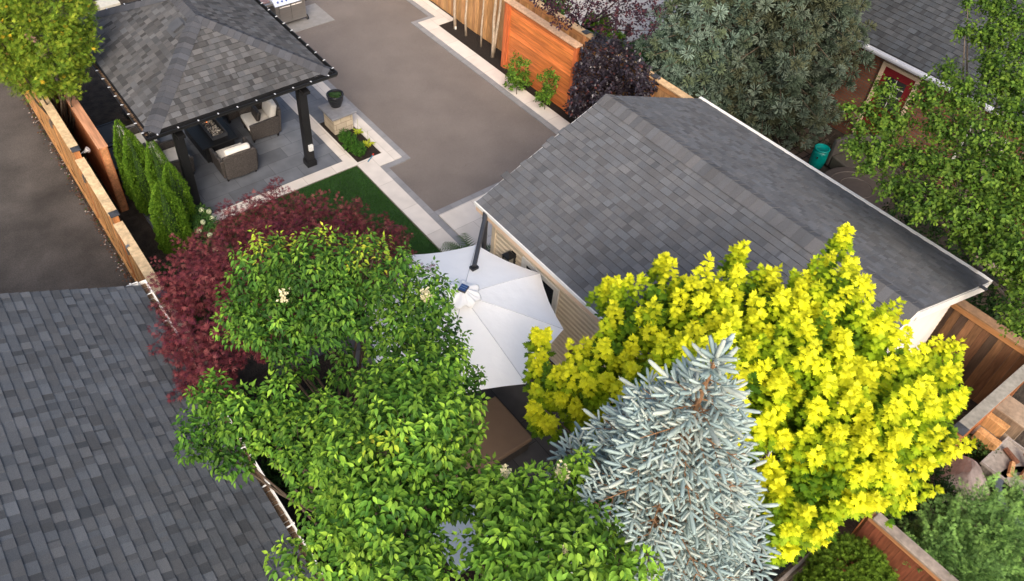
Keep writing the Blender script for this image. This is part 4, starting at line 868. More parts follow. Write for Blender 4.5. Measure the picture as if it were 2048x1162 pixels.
# ---- lilacs
G1=[(.048,.130,.018),(.07,.17,.022),(.10,.22,.028),(.030,.085,.016),(.15,.27,.035)]
def lilac(lobes,n,label,base,yl,size=.115,seed=1,blooms=(),yspots=(),leafc=G1,stems=9):
    rg=np.random.default_rng(seed); t=tree('lilac_tree',label,'tree',base); P,D,i,rr=samp(lobes,n,.35,rg); P,D,rr=thin(P,D,rr,dmin=.165)
    Dd=nrm(D*.8+np.array([[0,0,.6]])+rg.normal(0,.3,D.shape)); P=P-Dd*.16
    lt_=rg.uniform(.8,1.2,len(lobes)); tipy=rg.random(len(P))
    ysel=np.zeros(len(P),bool)
    for s in yspots: ysel|=(np.linalg.norm(P-s[None,:3],axis=1)<s[3])&(rg.random(len(P))<.8)
    L=rg.uniform(.22,.36,len(P)); Rr=rg.uniform(.09,.18,len(P)); print(label[:12],len(P))
    a=plumes(P[~ysel],Dd[~ysel],L[~ysel],Rr[~ysel],38,LT_OV,size,fieldc(palt(leafc,(.26,.42,.035),[.24,.26,.16,.30,.04],k=.9),P[~ysel],seed),droop=.55,rg=rg,tv=.3)
    parts=[a]
    if ysel.any(): parts.append(plumes(P[ysel],Dd[ysel],L[ysel],Rr[ysel],20,LT_OV,size*.9,pal([(.40,.50,.04),(.28,.42,.035),(.50,.50,.05),(.15,.27,.03)],[.3,.35,.1,.25]),droop=.4,rg=rg))
    v,tt,k=join(parts); npmesh('foliage',v,tt,k,M_leaf,t)
    b=MB((.07,.05,.035)); c=lobes[:,:3].mean(0)
    for s in range(stems):
        a_=s*6.28/stems; b0=np.array(base)+[.15*math.cos(a_),.15*math.sin(a_),0]; fk=b0+(c-b0)*.55+np.array([.25*math.cos(a_),.25*math.sin(a_),0]); b.tube([b0,(b0+fk)/2+rg.normal(0,.05,3),fk],[.05,.04,.032],7)
        for l in lobes[s::stems]:
            e=l[:3]; b.tube([fk,fk+(e-fk)*.5+rg.normal(0,.08,3),e],[.026,.018,.008],6)
            for q in range(10):
                d=nrm(rg.normal(size=3)+[0,0,.5]); b.tube([l[:3]-[0,0,.15],l[:3]+d*l[3]*.8],[.007,.003],4)
    b.build('trunk',M_bark,t,smooth=True)
    for (x,y,z,s) in blooms:
        q=80; pp=np.c_[rg.normal(0,.022,q),rg.normal(0,.022,q),rg.uniform(-.06,.09,q)]*s; cc_=np.array([[.85,.76,.5]])*rg.uniform(.8,1.05,(q,1))
        v,tt,k=scatter(LT_SM[0],LT_SM[1],pp+[x,y,z],rg.normal(size=(q,3)),rg.normal(size=(q,3)),.036*s,cc_); npmesh('bloom',v,tt,k,M_leafy,t)
    return t
LA=lobes_at([(545,520,5.5,.33),(640,505,5.6,.34),(725,515,5.7,.34),(510,560,5.3,.34),(620,560,5.6,.45),(760,560,5.5,.45),(835,600,5.2,.38),(560,645,5.2,.42),(680,630,5.4,.48),(800,670,5.1,.45),(880,690,4.8,.36),(920,760,4.5,.28),(490,640,4.9,.3),(735,540,5.6,.3),(470,610,5.1,.2),(850,760,4.7,.38),(590,735,4.7,.2),(690,745,4.8,.16),(775,735,4.9,.2)],.9)
lilac(LA,1500,'tall green lilac with yellowing top leaves in front of the red maple',(2.9,5.7,0),None,.080,11,
  [(*at(567,592,5.75),1.15),(*at(852,592,5.5),1.35)],
  [np.array([*at(u,v,z),r]) for u,v,z,r in ((540,485,5.65,.32),(600,468,5.75,.32),(665,462,5.75,.32),(730,480,5.85,.3),(745,530,5.9,.25),(660,500,5.9,.15),(730,450,6.,.2),(745,610,5.8,.15),(800,640,5.5,.18),(520,470,5.7,.2),(700,660,5.8,.15))])
LB=lobes_at([(425,790,4.8,.26),(395,870,4.6,.24),(490,850,4.9,.34),(470,905,4.7,.24),(545,800,5.0,.28),(595,880,5.0,.3),(655,960,5.1,.34),(775,805,5.7,.36),(850,780,5.7,.44),(900,850,5.6,.34),(820,880,6.0,.52),(730,930,5.8,.46),(675,1050,5.4,.28),(780,1040,5.9,.46),(890,960,5.8,.36),(705,1135,5.5,.34),(588,1120,5.0,.16),(810,1150,5.9,.36),(640,820,5.0,.2),(700,860,5.5,.3)],.9)
lilac(LB,2100,'broad bright green lilac in the foreground overhanging the left house gutter',(2.1,3.7,0),None,.084,12,[(*at(1005,955,5.5),1.2)],
  [np.array([*at(u,v,z),r]) for u,v,z,r in ((760,880,6.2,.2),(820,740,6.1,.22),(900,800,5.9,.15))],[(.055,.145,.018),(.085,.20,.022),(.12,.25,.028),(.035,.10,.016),(.17,.31,.035)])
LC_=lobes_at([(1010,1000,6.0,.27),(1090,985,6.0,.25),(1020,1080,6.2,.38),(1140,1090,6.1,.34),(1150,950,5.9,.16),(1235,1130,5.9,.24),(1100,1160,6.3,.36),(1000,1155,6.2,.26),(1210,1030,5.8,.14)],.9)
lilac(LC_,800,'small lime green lilac at the bottom edge partly over the blue spruce',(2.7,2.2,0),None,.088,13,[(*at(1010,945,6.15),1.0),(*at(1122,945,6.05),1.2),(*at(1130,1100,6.4),.7)],
  [np.array([*at(u,v,z),r]) for u,v,z,r in ((1070,940,6.2,.1),(1130,1055,6.4,.12))],[(.09,.19,.02),(.14,.27,.03),(.18,.33,.04),(.06,.14,.016),(.24,.38,.05)],stems=4)
# ---- golden maple
LM=lobes_at([(1112,770,4.2,.24),(1090,820,4.1,.2),(1190,755,4.5,.34),(1275,775,4.6,.4),(1330,620,5.1,.40),(1390,590,5.3,.3),(1245,600,5.0,.2),(1215,700,4.7,.25),(1240,660,4.8,.28),(1400,660,5.2,.42),(1490,610,5.3,.38),(1450,730,5.3,.5),(1560,640,5.4,.42),(1650,600,5.6,.42),(1600,720,5.5,.5),(1700,670,5.5,.45),(1765,735,5.3,.36),(1860,785,5.1,.30),(1850,850,5.0,.38),(1750,830,5.3,.5),(1640,860,5.2,.5),(1700,940,4.9,.42),(1600,990,4.7,.42),(1790,940,4.7,.34),(1500,800,5.2,.5),(1590,1060,4.4,.26),(1350,760,4.9,.45),(1170,820,4.0,.24),(1420,830,5.0,.45)],.95)
def maple():
    rg=np.random.default_rng(21); t=tree('golden_maple','round golden yellow maple with green inner leaves beside the garage wall','tree',(7.0,1.9,0))
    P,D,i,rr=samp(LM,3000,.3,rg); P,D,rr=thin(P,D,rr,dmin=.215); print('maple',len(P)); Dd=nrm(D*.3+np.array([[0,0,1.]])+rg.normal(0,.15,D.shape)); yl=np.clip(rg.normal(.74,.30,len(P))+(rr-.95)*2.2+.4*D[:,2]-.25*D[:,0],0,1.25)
    L=rg.uniform(.42,.85,len(P)); P=P-Dd*(L*.62)[:,None]
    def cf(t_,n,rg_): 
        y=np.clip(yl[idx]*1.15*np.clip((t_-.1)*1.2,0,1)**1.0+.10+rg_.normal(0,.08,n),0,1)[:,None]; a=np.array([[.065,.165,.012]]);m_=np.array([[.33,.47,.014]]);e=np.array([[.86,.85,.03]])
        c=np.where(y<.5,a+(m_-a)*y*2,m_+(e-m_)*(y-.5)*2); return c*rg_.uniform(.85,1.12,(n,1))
    idx=np.arange(len(P)); a=plumes(P,Dd,L,rg.uniform(.10,.16,len(P)),58,LT_MA,.092,cf,pw=.7,droop=.3,rg=rg,tv=.14)
    # upright leading shoots
    sp=[(1690,470,5.9),(1700,530,5.7),(1490,495,5.5),(1325,525,5.3),(1360,565,5.3),(1535,540,5.6),(1082,670,4.35),(1085,720,4.3),(1265,690,4.9),(1762,640,5.5),(1425,565,5.45),(1180,690,4.7),(1220,570,5.1),(1600,560,5.7),(1893,690,5.2),(1655,520,5.7),(1560,595,5.6),(1460,640,5.7)]
    S=np.array([at(*s) for s in sp]); S=np.repeat(S,3,0)+rg.normal(0,.05,(len(S)*3,3)); d=nrm(np.array([[0,0,1.]])+rg.normal(0,.1,S.shape)); S=S-d*.5
    yl=rg.uniform(.8,1.2,len(S)); idx=np.arange(len(S)); b_=plumes(S,d,np.full(len(S),.6),.12,46,LT_MA,.088,cf,pw=.7,droop=.3,rg=rg,tv=.1)
    v,tt,k=join([a,b_]); npmesh('foliage',v,tt,k,M_leaf,t)
    limbs((7.0,1.9,0),LM,.11,(.12,.09,.07),'trunk',t)
maple()
# ---- blue spruce
def spruce(label,base,H,rad,zmin,sh,colf,seed=5):
    rg=np.random.default_rng(seed); t=tree('spruce_tree',label,'tree',base); B=np.array(base,float); P=[];D=[];S=[]; up=np.array([0,0,1.])
    tb=MB((.22,.12,.06)); tb.tube([B,B+[0,0,H*.5],B+[0,0,H-.1]],[H*.014,H*.009,.014],8)
    def put(p,d,l): P.append(p); D.append(nrm(d)); S.append(l)
    def br(o,d,L,lev):
        side=nrm(np.cross(d,up)); n=max(1,int(round(L/(.52*sh)))); tb.tube([o,o+d*L*.9],[.010 if lev==0 else .006,.004],4,cap=False)
        for q in range(n):
            f=(q+1)/n*.96; p=o+d*L*f-up*.10*L*f*f*(lev==0)
            if lev==0 and f*L<.3*L and L>.6: continue
            for s_ in (-1,1):
                if lev==0 and L*(1-f)>.10 and q%2==0: br(p,nrm(d*.72+side*s_*.75+up*rg.normal(0,.10)),(1-f)*L*.62+.06,1)
                else: put(p,d*.72+side*s_*.7+up*rg.normal(.12,.15),sh*rg.uniform(.7,1.))
            if rg.random()<.4: put(p,d*.8+up*.6+side*rg.normal(0,.35),sh*rg.uniform(.55,.85))
        put(o+d*L*.96-up*.10*L*(lev==0),d+up*rg.normal(.05,.08),sh*(rg.uniform(1.2,1.7) if lev==0 else rg.uniform(.95,1.2)))
    z=H-.22; k_=0
    while z>zmin:
        k_+=1; d_=H-z; r=rad(d_); n=int(4+4.5*min(r,1.2)); a0=rg.uniform(0,6.28)
        for j in range(n):
            a=a0+j*6.283/n+rg.normal(0,.13); tier=.72 if k_%2 else 1.1
            if z<2.4 and rg.random()<.4: continue
            br(B+[0,0,z+rg.normal(0,.03)],nrm(np.array([math.cos(a),math.sin(a),.55*max(0,1-d_/1.2)+.05+rg.normal(0,.05)])),r*tier*rg.uniform(.85,1.12),0)
        z-=(.17 if d_<1 else .21)*rg.uniform(.85,1.15)
    top=B+[0,0,H-.12]; put(top,np.array([.12,.02,1.]),sh*1.5)
    for j in range(5): a=j*1.25; put(top-[0,0,.01],np.array([math.cos(a),math.sin(a),.8]),sh*1.35)
    for j in range(6): a=j*1.05+.3; put(top-[0,0,.14],np.array([math.cos(a),math.sin(a),.35]),sh*1.3)
    P=np.array(P);D=np.array(D);S=np.array(S); v,tt,kk=scatter(LT_SH[0],LT_SH[1],P,D,rg.normal(size=D.shape),S,colf(0,len(P),rg)); npmesh('foliage',v,tt,kk,M_needle,t)
    tb.build('trunk',M_bark,t); print('shoots',len(P)); return t
spruce('pale silvery blue spruce in the foreground between lilac and golden maple',(4.15,2.0,0),7.95,lambda d:float(np.interp(d,[0,.25,.55,1.07,2.15,3,6],[.02,.08,.18,.50,.86,1.08,1.38])),1.1,.15,pal([(.33,.42,.40),(.39,.475,.445),(.27,.355,.35),(.43,.48,.43)],sp=.10))
BK=pal([(.165,.235,.18),(.225,.30,.235),(.115,.17,.12),(.14,.18,.10)],sp=.15)
BK2=pal([(.115,.155,.11),(.16,.20,.145),(.08,.11,.07),(.10,.11,.06)],sp=.15)
rr_=lambda m_:(lambda d:m_*(1-math.exp(-d/3.)))
def spruce2(label,base,H,rad,zmin,colf,seed,zth=5.5):
    rg=np.random.default_rng(seed); t=tree('spruce_tree',label,'tree',base,None); B=np.array(base,float); lb=[]
    tb=MB((.12,.09,.06)); tb.tube([B,B+[0,0,H*.5],B+[0,0,H-.1]],[.13,.08,.012],8)
    z=H-.1
    while z>zmin:
        r=rad(H-z); n=int(5+r*5) if z<zth else 5; a0=rg.uniform(0,6.28)
        for j in range(n):
            a=a0+j*6.283/n+rg.normal(0,.15); rr=r*rg.uniform(.75,1.1); dr=np.array([math.cos(a),math.sin(a),.0]); o=B+[0,0,z]; tip=o+dr*rr+[0,0,-.12*rr+rg.normal(0,.05)]
            tb.tube([o,tip],[.02,.006],4,cap=False); f=1.
            while f>.25: 
                c=o+(tip-o)*f; s_=rg.uniform(.11,.19); w_=(1-f)*rr*.45; sd=np.array([-dr[1],dr[0],0])
                for q in ((0,) if f>.9 else (-w_,w_)): lb.append([*(c+sd*q+rg.normal(0,.04,3)),s_])
                f-=.34/max(rr,.4)
        z-=rg.uniform(.32,.44) if z<zth else .5
    lb=np.array(lb); m_=44; P=np.repeat(lb[:,:3],m_,0); R_=np.repeat(lb[:,3],m_); out=P-[B[0],B[1],0]; out[:,2]=0; D=nrm(rg.normal(size=P.shape)+nrm(out)*.8+[0,0,.35])
    c=colf(0,len(lb),rg); c=np.repeat(c,m_,0)*rg.uniform(.85,1.15,(len(P),1)); P=P+D*[1,1,.55]*(R_*.5)[:,None]; v,tt,k=scatter(LT_SHf[0],LT_SHf[1],P,D,rg.normal(size=D.shape),R_*rg.uniform(.6,.95,len(P)),c); npmesh('foliage',v,tt,k,M_needle,t); tb.build('trunk',M_bark,t); print('clumps',len(lb)); return t
for args in (('large grey green spruce behind the orange screen and purple shrub',(16.3,11.5,0),9.5,rr_(1.5),.3,14,.2,LT_SHf,BK,31),
             ('dark olive spruce standing beside the brick wall with the red door',(17.75,10.1,0),9.5,rr_(2.2),.25,15,.2,LT_SHf,BK2,32),
             ('farthest grey green spruce against the dark roof of the brick house',(19.3,11.2,0),10,rr_(2.3),2.0,14,.22,LT_SHf,BK,33)):
    spruce2(args[0],args[1],args[2],args[3],args[4],args[8],args[9])
# ---- red japanese maple
LJ=lobes_at([(545,420,2.8,.38),(480,455,2.8,.4),(620,430,2.9,.4),(700,450,2.8,.4),(770,480,2.6,.34),(790,540,2.5,.34),(400,520,2.9,.42),(365,590,2.9,.38),(450,560,3.2,.5),(560,490,3.3,.55),(650,510,3.2,.5),(390,690,3.2,.38),(430,750,3.2,.34),(500,650,3.3,.5),(380,770,3.1,.2),(830,560,2.4,.2),(345,670,3.1,.25),(720,540,2.9,.5),(600,600,3.1,.5),(340,560,2.9,.24),(550,370,2.6,.12)],.8)
def jmaple():
    rg=np.random.default_rng(41); t=tree('red_maple','spreading dark red japanese maple by the lawn and alley fence','tree',(3.3,9.9,0))
    P,D,i,rr=samp(LJ,3200,.4,rg); P,D,rr=thin(P,D,rr,dmin=.17); print('jm',len(P)); Dd=nrm(D*[1,1,.3]+np.array([[0,0,.15]])+rg.normal(0,.2,D.shape)); P=P-Dd*.2
    cf=pal([(.14,.028,.034),(.21,.05,.055),(.085,.018,.024),(.26,.085,.08),(.12,.026,.042)],[.25,.25,.25,.1,.15])
    a=plumes(P,Dd,rg.uniform(.28,.5,len(P)),.13,26,LT_JM,.085,cf,pw=.6,droop=.3,fwd=.7,nup=1.,rg=rg,tv=.25); npmesh('foliage',*a,M_leafy,t)
    limbs((3.3,9.9,0),LJ,.07,(.08,.05,.045),'trunk',t)
jmaple()
# ---- purple leaved shrub
LP=lobes_at([(1195,110,2.0,.38),(1170,150,1.6,.3),(1230,130,1.9,.4),(1160,190,1.2,.28),(1210,180,1.5,.4),(1265,160,1.7,.32),(1260,200,1.3,.4),(1190,225,.8,.4),(1290,190,1.2,.24),(1150,215,.8,.2),(1200,80,2.2,.16),(1245,105,2.35,.25),(1270,140,2.3,.3),(1292,170,2.1,.25),(1225,95,2.3,.2),(1300,205,1.5,.2)])
def shrub(name,label,cat,lobes,n,base,tpl,size,cf,L=(.12,.22),m=7,droop=.1,mat=None,seed=1,r0=.03,col=(.08,.06,.04),up=.5,group=None,fwd=.4,inner=.4,fork=.35):
    rg=np.random.default_rng(seed); t=tree(name,label,cat,base,group); P,D,i,rr=samp(lobes,n,inner,rg); Dd=nrm(D*.7+np.array([[0,0,up]])+rg.normal(0,.25,D.shape)); l=rg.uniform(*L,len(P))
    a=twigs(P-Dd*(l*.6)[:,None],Dd,l,m,tpl,size,droop,cf,rg=rg,fwd=fwd); npmesh('foliage',*a,mat or M_leaf,t); limbs(base,lobes,r0,col,'trunk' if cat=='tree' else 'stem',t,n=6,fork=fork); return t
shrub('purple_shrub','big dark purple leaved shrub between orange screen and garage','shrub',LP,1500,(13.7,12.2,0),LT_SM,.10,pal([(.028,.020,.028),(.045,.035,.045),(.06,.05,.06),(.02,.014,.018),(.10,.035,.03)],[.3,.25,.2,.2,.05]),mat=pm('purple_leaf',attr=True,rough=.35,var=.1,vs=25,bump=0,trans=.1,spec=.6),seed=51,up=.8)
LPT=lobes_at([(1130,20,3.2,.4),(1180,30,3.2,.35),(1240,20,3.3,.45),(1290,10,3.4,.4),(1220,60,3.0,.2),(1100,-20,3.4,.5),(1200,-40,3.7,.6),(1300,-50,3.8,.6),(1270,50,3.0,.25),(1300,60,2.9,.18)])
shrub('purple_tree','loose dark purple tree over the pale terrace at the top edge','tree',LPT,520,(16.6,16.6,0),LT_SM,.085,pal([(.045,.022,.035),(.06,.035,.05),(.03,.015,.02),(.09,.03,.035)]),seed=52,r0=.07,L=(.2,.4),mat=M_leafy)
# ---- arborvitae columns by the cedar screen
def thuja(label,tipuv,x,rbase,zb,n,seed,cols,size=.050,group='narrow emerald cedars'):
    rg=np.random.default_rng(seed); tip=at(*tipuv,x); H=tip[2]; B=np.array([tip[0],tip[1],0.]); t=tree('emerald_cedar',label,'tree',tuple(B),group)
    z=H*(1-rg.random(n)**.72)*.985; z=np.where(z<.15,.15+rg.random(n)*.4,z); f=1-z/H; r=rbase*np.minimum(1,f*2.7)**.75*np.where(f>.85,1-(f-.85)*1.5,1)
    a=rg.uniform(0,6.283,n); r=r*(1+.08*np.sin(a*6+z*14)*np.sin(z*11+a*2)+.07*np.sin(a*11-z*23))*rg.uniform(.82,1.03,n)
    o=np.c_[np.cos(a),np.sin(a),np.zeros(n)]; P=B+o*r[:,None]+np.c_[np.zeros((n,2)),z]; ax=o*1.0+np.array([[0,0,.75]])+rg.normal(0,.45,(n,3)); nm=np.cross(o,[[0,0,1.]])+rg.normal(0,.5,(n,3))
    v,tt,k=scatter(LT_SP[0],LT_SP[1],P,ax,nm,size*rg.uniform(.7,1.25,n)*(.7+.5*f),cols(0,n,rg)); npmesh('foliage',v,tt,k,M_leafy,t)
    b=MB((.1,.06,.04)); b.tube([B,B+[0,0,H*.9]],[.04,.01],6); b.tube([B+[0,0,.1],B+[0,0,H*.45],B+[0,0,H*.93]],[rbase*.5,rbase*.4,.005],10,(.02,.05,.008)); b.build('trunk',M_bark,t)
EM=pal([(.10,.21,.017),(.14,.265,.022),(.07,.155,.014),(.20,.34,.03)],[.35,.3,.2,.15])
for i,(lab,uv,x,r,n) in enumerate((('emerald cedar at the back of the group, nearest the end of the cedar screen',(233,238),2.35,.27,9000),('second emerald cedar counted from the cedar screen',(253,258),2.42,.28,9500),
   ('emerald cedar standing closest to the left pavilion corner',(298,274),2.38,.26,8500),('slim emerald cedar on the patio side of the front one',(334,324),2.05,.27,8000),('front emerald cedar of the group, nearest the red maple',(316,362),2.05,.34,11000))):
    thuja(lab,uv,x,r,0,n,60+i,EM)
# ---- golden cedar top left
def sprays(name,label,lobes,n,base,size,cf,seed,cat='tree',tpl=LT_SP,m=5,L=(.15,.3),mat=None,droop=.0,up=.3,r0=.08,inner=.4,fwd=.8):
    return shrub(name,label,cat,lobes,n,base,tpl,size,cf,L=L,m=m,droop=droop,mat=mat or M_leafy,seed=seed,up=up,r0=r0,fwd=fwd,inner=inner)
LG=lobes_at([(115,150,2.9,.4),(60,150,3.1,.42),(10,110,3.3,.45),(95,90,3.7,.6),(150,90,3.4,.42),(30,50,4.0,.6),(100,20,4.3,.65),(150,30,3.9,.4),(-30,60,4,.6),(60,-40,4.8,.7),(160,140,2.8,.2),(140,175,2.5,.16),(-60,0,4.2,.6),(20,120,2.6,.5),(80,170,2.2,.3)])
GC=pal([(.16,.25,.022),(.22,.31,.028),(.10,.18,.018),(.30,.36,.035),(.60,.40,.03)],[.34,.3,.2,.145,.015])
sprays('golden_cedar','large yellow green cedar with orange tinged tips over the alley fence',LG,2300,(1.9,18.6,0),.12,GC,71,tpl=LT_FE,m=8,L=(.2,.42),droop=.12)
# ---- juniper, round cedar, groundcover
JG=pal([(.15,.30,.09),(.22,.40,.12),(.10,.21,.065),(.30,.48,.12)],[.35,.3,.25,.1])
LJU=lobes_at([(1960,1020,1.6,.28),(2000,1080,1.5,.4),(2040,1000,1.4,.2),(1900,1050,1.4,.3),(1880,1120,1.3,.35),(1950,1150,1.4,.4),(2040,1150,1.4,.35),(1830,1070,1.1,.16)])
def juniper():
    rg=np.random.default_rng(72); t=tree('juniper','feathery blue green juniper spreading in the lower right corner','shrub',(9.6,-.3,0)); P,D,i,rr=samp(LJU,1500,.3,rg); P,D=thin(P,D,dmin=.13); Dd=nrm(D*[1,1,.4]+rg.normal(0,.35,D.shape)+[0,0,.3]); L=rg.uniform(.45,.9,len(P)); P=P-Dd*(L*.5)[:,None]; print('jun',len(P))
    a=plumes(P,Dd,L,.085,54,LT_FE,.075,palt([(.15,.28,.075),(.21,.37,.10),(.10,.19,.055)],(.34,.56,.12),k=.8),pw=.9,droop=.1,out=.6,fwd=1.1,rg=rg,tv=.25); npmesh('foliage',*a,M_leafy,t); limbs((9.6,-.3,0),LJU,.03,(.16,.09,.06),'stem',t,n=6)
juniper()
LRC=lobes_at([(1700,1150,1.1,.55),(1650,1190,1.0,.4),(1745,1185,1.0,.4)],.85); sprays('round_cedar','dense rounded olive green cedar ball at the bottom edge',LRC,3400,(8.6,.6,0),.055,pal([(.10,.18,.015),(.14,.23,.02),(.07,.13,.012)]),73,cat='shrub',m=6,L=(.06,.12),up=.5,r0=.02,inner=.8)
LGC=lobes_at([(1860,960,.5,.3),(1800,1000,.5,.3),(1830,930,.4,.25),(1890,1000,.6,.22),(1760,980,.4,.25),(1800,1060,.5,.25)]); sprays('spreading_yew','low dark green spreading shrub between courtyard fence and boulder',LGC,700,(10.9,.55,0),.05,pal([(.03,.075,.02),(.045,.10,.03),(.02,.05,.015)]),74,cat='shrub',tpl=LT_SM,m=9,L=(.15,.3),up=.4,r0=.02)
LGD=lobes_at([(1965,905,.3,.18),(1990,930,.2,.15),(1940,890,.3,.15)]); sprays('grass_tuft','dark leafy tuft growing below the cedar blocks',LGD,140,(12.6,.6,0),.06,pal([(.03,.07,.015),(.05,.10,.02)]),75,cat='shrub',tpl=LT_SM,m=6,r0=.01)
# ---- birch at right
rb=np.random.default_rng(81); LBI=[]
for u,v,z,r in ((1745,225,4.4,.2),(1790,235,4.5,.3),(1715,290,4.2,.2),(1770,300,4.3,.28),(1860,190,4.9,.3),(1940,190,5.,.35),(2020,150,5.2,.4),(2030,230,5.,.35),(1890,250,4.8,.35),(1960,270,4.9,.38),(1830,310,4.5,.32),(1900,330,4.6,.35),(1980,350,4.7,.4),(2045,320,4.8,.4),(1790,370,4.2,.25),(1850,400,4.3,.35),(1930,420,4.4,.35),(2010,430,4.5,.38),(1945,470,4.0,.28),(1990,500,4.2,.3),(2040,500,4.4,.35),(2030,545,3.6,.25),(2050,610,3.8,.3),(2030,30,5.6,.35),(1900,140,5.1,.2),(1985,70,5.35,.28),(1930,60,5.4,.16),(2040,160,5.2,.35),(1985,5,5.6,.22),(2050,90,5.4,.3),(1935,5,5.6,.12),(1985,120,5.2,.25),(2040,650,3.0,.2),(1725,250,4.3,.15),(1700,215,4.4,.12),(1765,180,4.6,.2),(1745,330,4.2,.2),(1775,255,4.4,.22),(2070,400,4.6,.4),(2080,250,5,.4),(2080,560,4,.4)): LBI.append((u,v,z,r))
LBI=lobes_at(LBI,.8); BC=palt([(.06,.13,.016),(.085,.17,.02),(.12,.215,.025),(.04,.09,.014)],(.24,.34,.03),k=.7)
shrub('birch_tree','airy green birch hanging over the garage eave along the right edge','tree',LBI,3200,(17.2,1.5,0),LT_SM,.078,BC,L=(.2,.42),m=9,droop=.5,seed=82,r0=.10,col=(.14,.11,.085),up=.0,fork=.75)
b=MB((.5,.38,.27)); pts=[at(1965,288,4.9),at(2000,294,4.95),at(2032,303,4.95)]; 
# ---- dark understorey behind the garage
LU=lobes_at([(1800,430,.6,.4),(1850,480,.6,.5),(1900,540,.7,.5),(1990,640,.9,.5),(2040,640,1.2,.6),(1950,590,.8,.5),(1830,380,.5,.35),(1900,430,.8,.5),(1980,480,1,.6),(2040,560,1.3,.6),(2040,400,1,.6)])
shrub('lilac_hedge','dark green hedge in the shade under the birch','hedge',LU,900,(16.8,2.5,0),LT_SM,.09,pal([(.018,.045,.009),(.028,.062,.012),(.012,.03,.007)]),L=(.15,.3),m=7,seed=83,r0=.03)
# ---- young trees by the fence
b0=(.42,.33,.24)
for i,(u,v,r,lab) in enumerate(((910,57,.055,'first slender pale trunk at the path corner with an uplight'),(932,71,.045,'second slender pale trunk from the path corner'),(962,93,.035,'thinnest pale trunk in the middle of the mulch bed'),(985,114,.06,'double stemmed pale trunk nearest the orange screen'))):
    B=at(u,v,.03); t=tree('young_tree',lab,'tree',tuple(B),'young trees along the board fence'); b=MB(b0)
    pts=[B]+[B+[rng.normal(0,.02),rng.normal(0,.02),h] for h in (.6,1.2,1.9)]+[B+[0,0,3.0]]; b.tube(pts,[r,r*.8,r*.75,r*.7,r*.4],8)
    if i==3: b.tube([B+[.03,.0,.05],B+[.07,-.02,.7],B+[.17,0.0,1.5],B+[.25,.05,3.0]],[.045,.04,.04,.02],8)
    b.build('trunk',M_bark,t,smooth=True)
    lb=np.array([[B[0]+.02,B[1],3.7,.55,.5,.8],[B[0]+.1,B[1]+.1,4.4,.4,.4,.6]]); P,D,_,_=samp(lb,90,.4); a=twigs(P,D,.25,7,LT_SM,.08,.2,pal(G1[:4])); npmesh('foliage',*a,M_leaf,t)
    for z in (3.2,):
        pass
# ---- small plants
def plant(name,label,cat,lob,n,tpl,size,cf,seed,group=None,**k):
    lobes=lobes_at(lob) if not isinstance(lob,np.ndarray) else lob; c=lobes[:,:2].mean(0); return shrub(name,label,cat,lobes,n,(c[0],c[1],.03),tpl,size,cf,seed=seed,group=group,r0=.012,**k)
VG=pal([(.09,.19,.02),(.14,.27,.03),(.06,.13,.018),(.2,.34,.04)],[.35,.3,.2,.15])
plant('climbing_shrub','larger green leafy shrub at the left foot of the orange screen','shrub',[(1035,120,1.2,.16),(1030,145,.8,.24),(1045,160,.4,.25),(1025,165,.3,.2),(1052,125,1.2,.1)],150,LT_SM,.08,VG,91,L=(.1,.2))
plant('climbing_shrub','smaller bright shrub at the middle of the orange screen','shrub',[(1098,148,1.2,.1),(1100,165,.9,.16),(1088,195,.4,.22),(1095,180,.6,.18),(1082,155,1.1,.07),(1110,158,1.1,.07)],120,LT_SM,.08,VG,92,L=(.08,.18))
BG=pal([(.03,.10,.012),(.05,.14,.016),(.07,.17,.02)])
plant('boxwood','rounded dark green boxwood mound below the stone pillar','shrub',[(690,272,.25,.17),(702,288,.25,.2),(718,298,.22,.18),(700,278,.3,.16)],520,LT_SM,.035,BG,93,L=(.04,.08),m=8)
for i,(u,v,lab) in enumerate(((716,268,'chartreuse hosta nearest the stone pillar'),(736,292,'chartreuse hosta near the front tip of the bed'))):
    c=at(u,v,.04); t=tree('hosta',lab,'plant',(c[0],c[1],.03),'hostas in the small bed'); n=26; a=rng.uniform(0,6.28,n); ax=np.c_[np.cos(a),np.sin(a),rng.uniform(.1,1,n)]
    v_,t2,k=scatter(LT_OV[0],LT_OV[1],np.tile([c[0],c[1],.08],(n,1))+rng.normal(0,.03,(n,3))*[1,1,.5],ax,np.tile([0,0,1.],(n,1)),rng.uniform(.09,.16,n),pal([(.50,.52,.04),(.38,.46,.04)])(0,n,rng)); npmesh('leaves',v_,t2,k,M_leaf,t)
    b=MB((.3,.3,.15)); b.tube([(c[0],c[1],.05),(c[0]+.03,c[1]+.02,.5)],.006,4); b.build('flower_stalk',M_any,t)
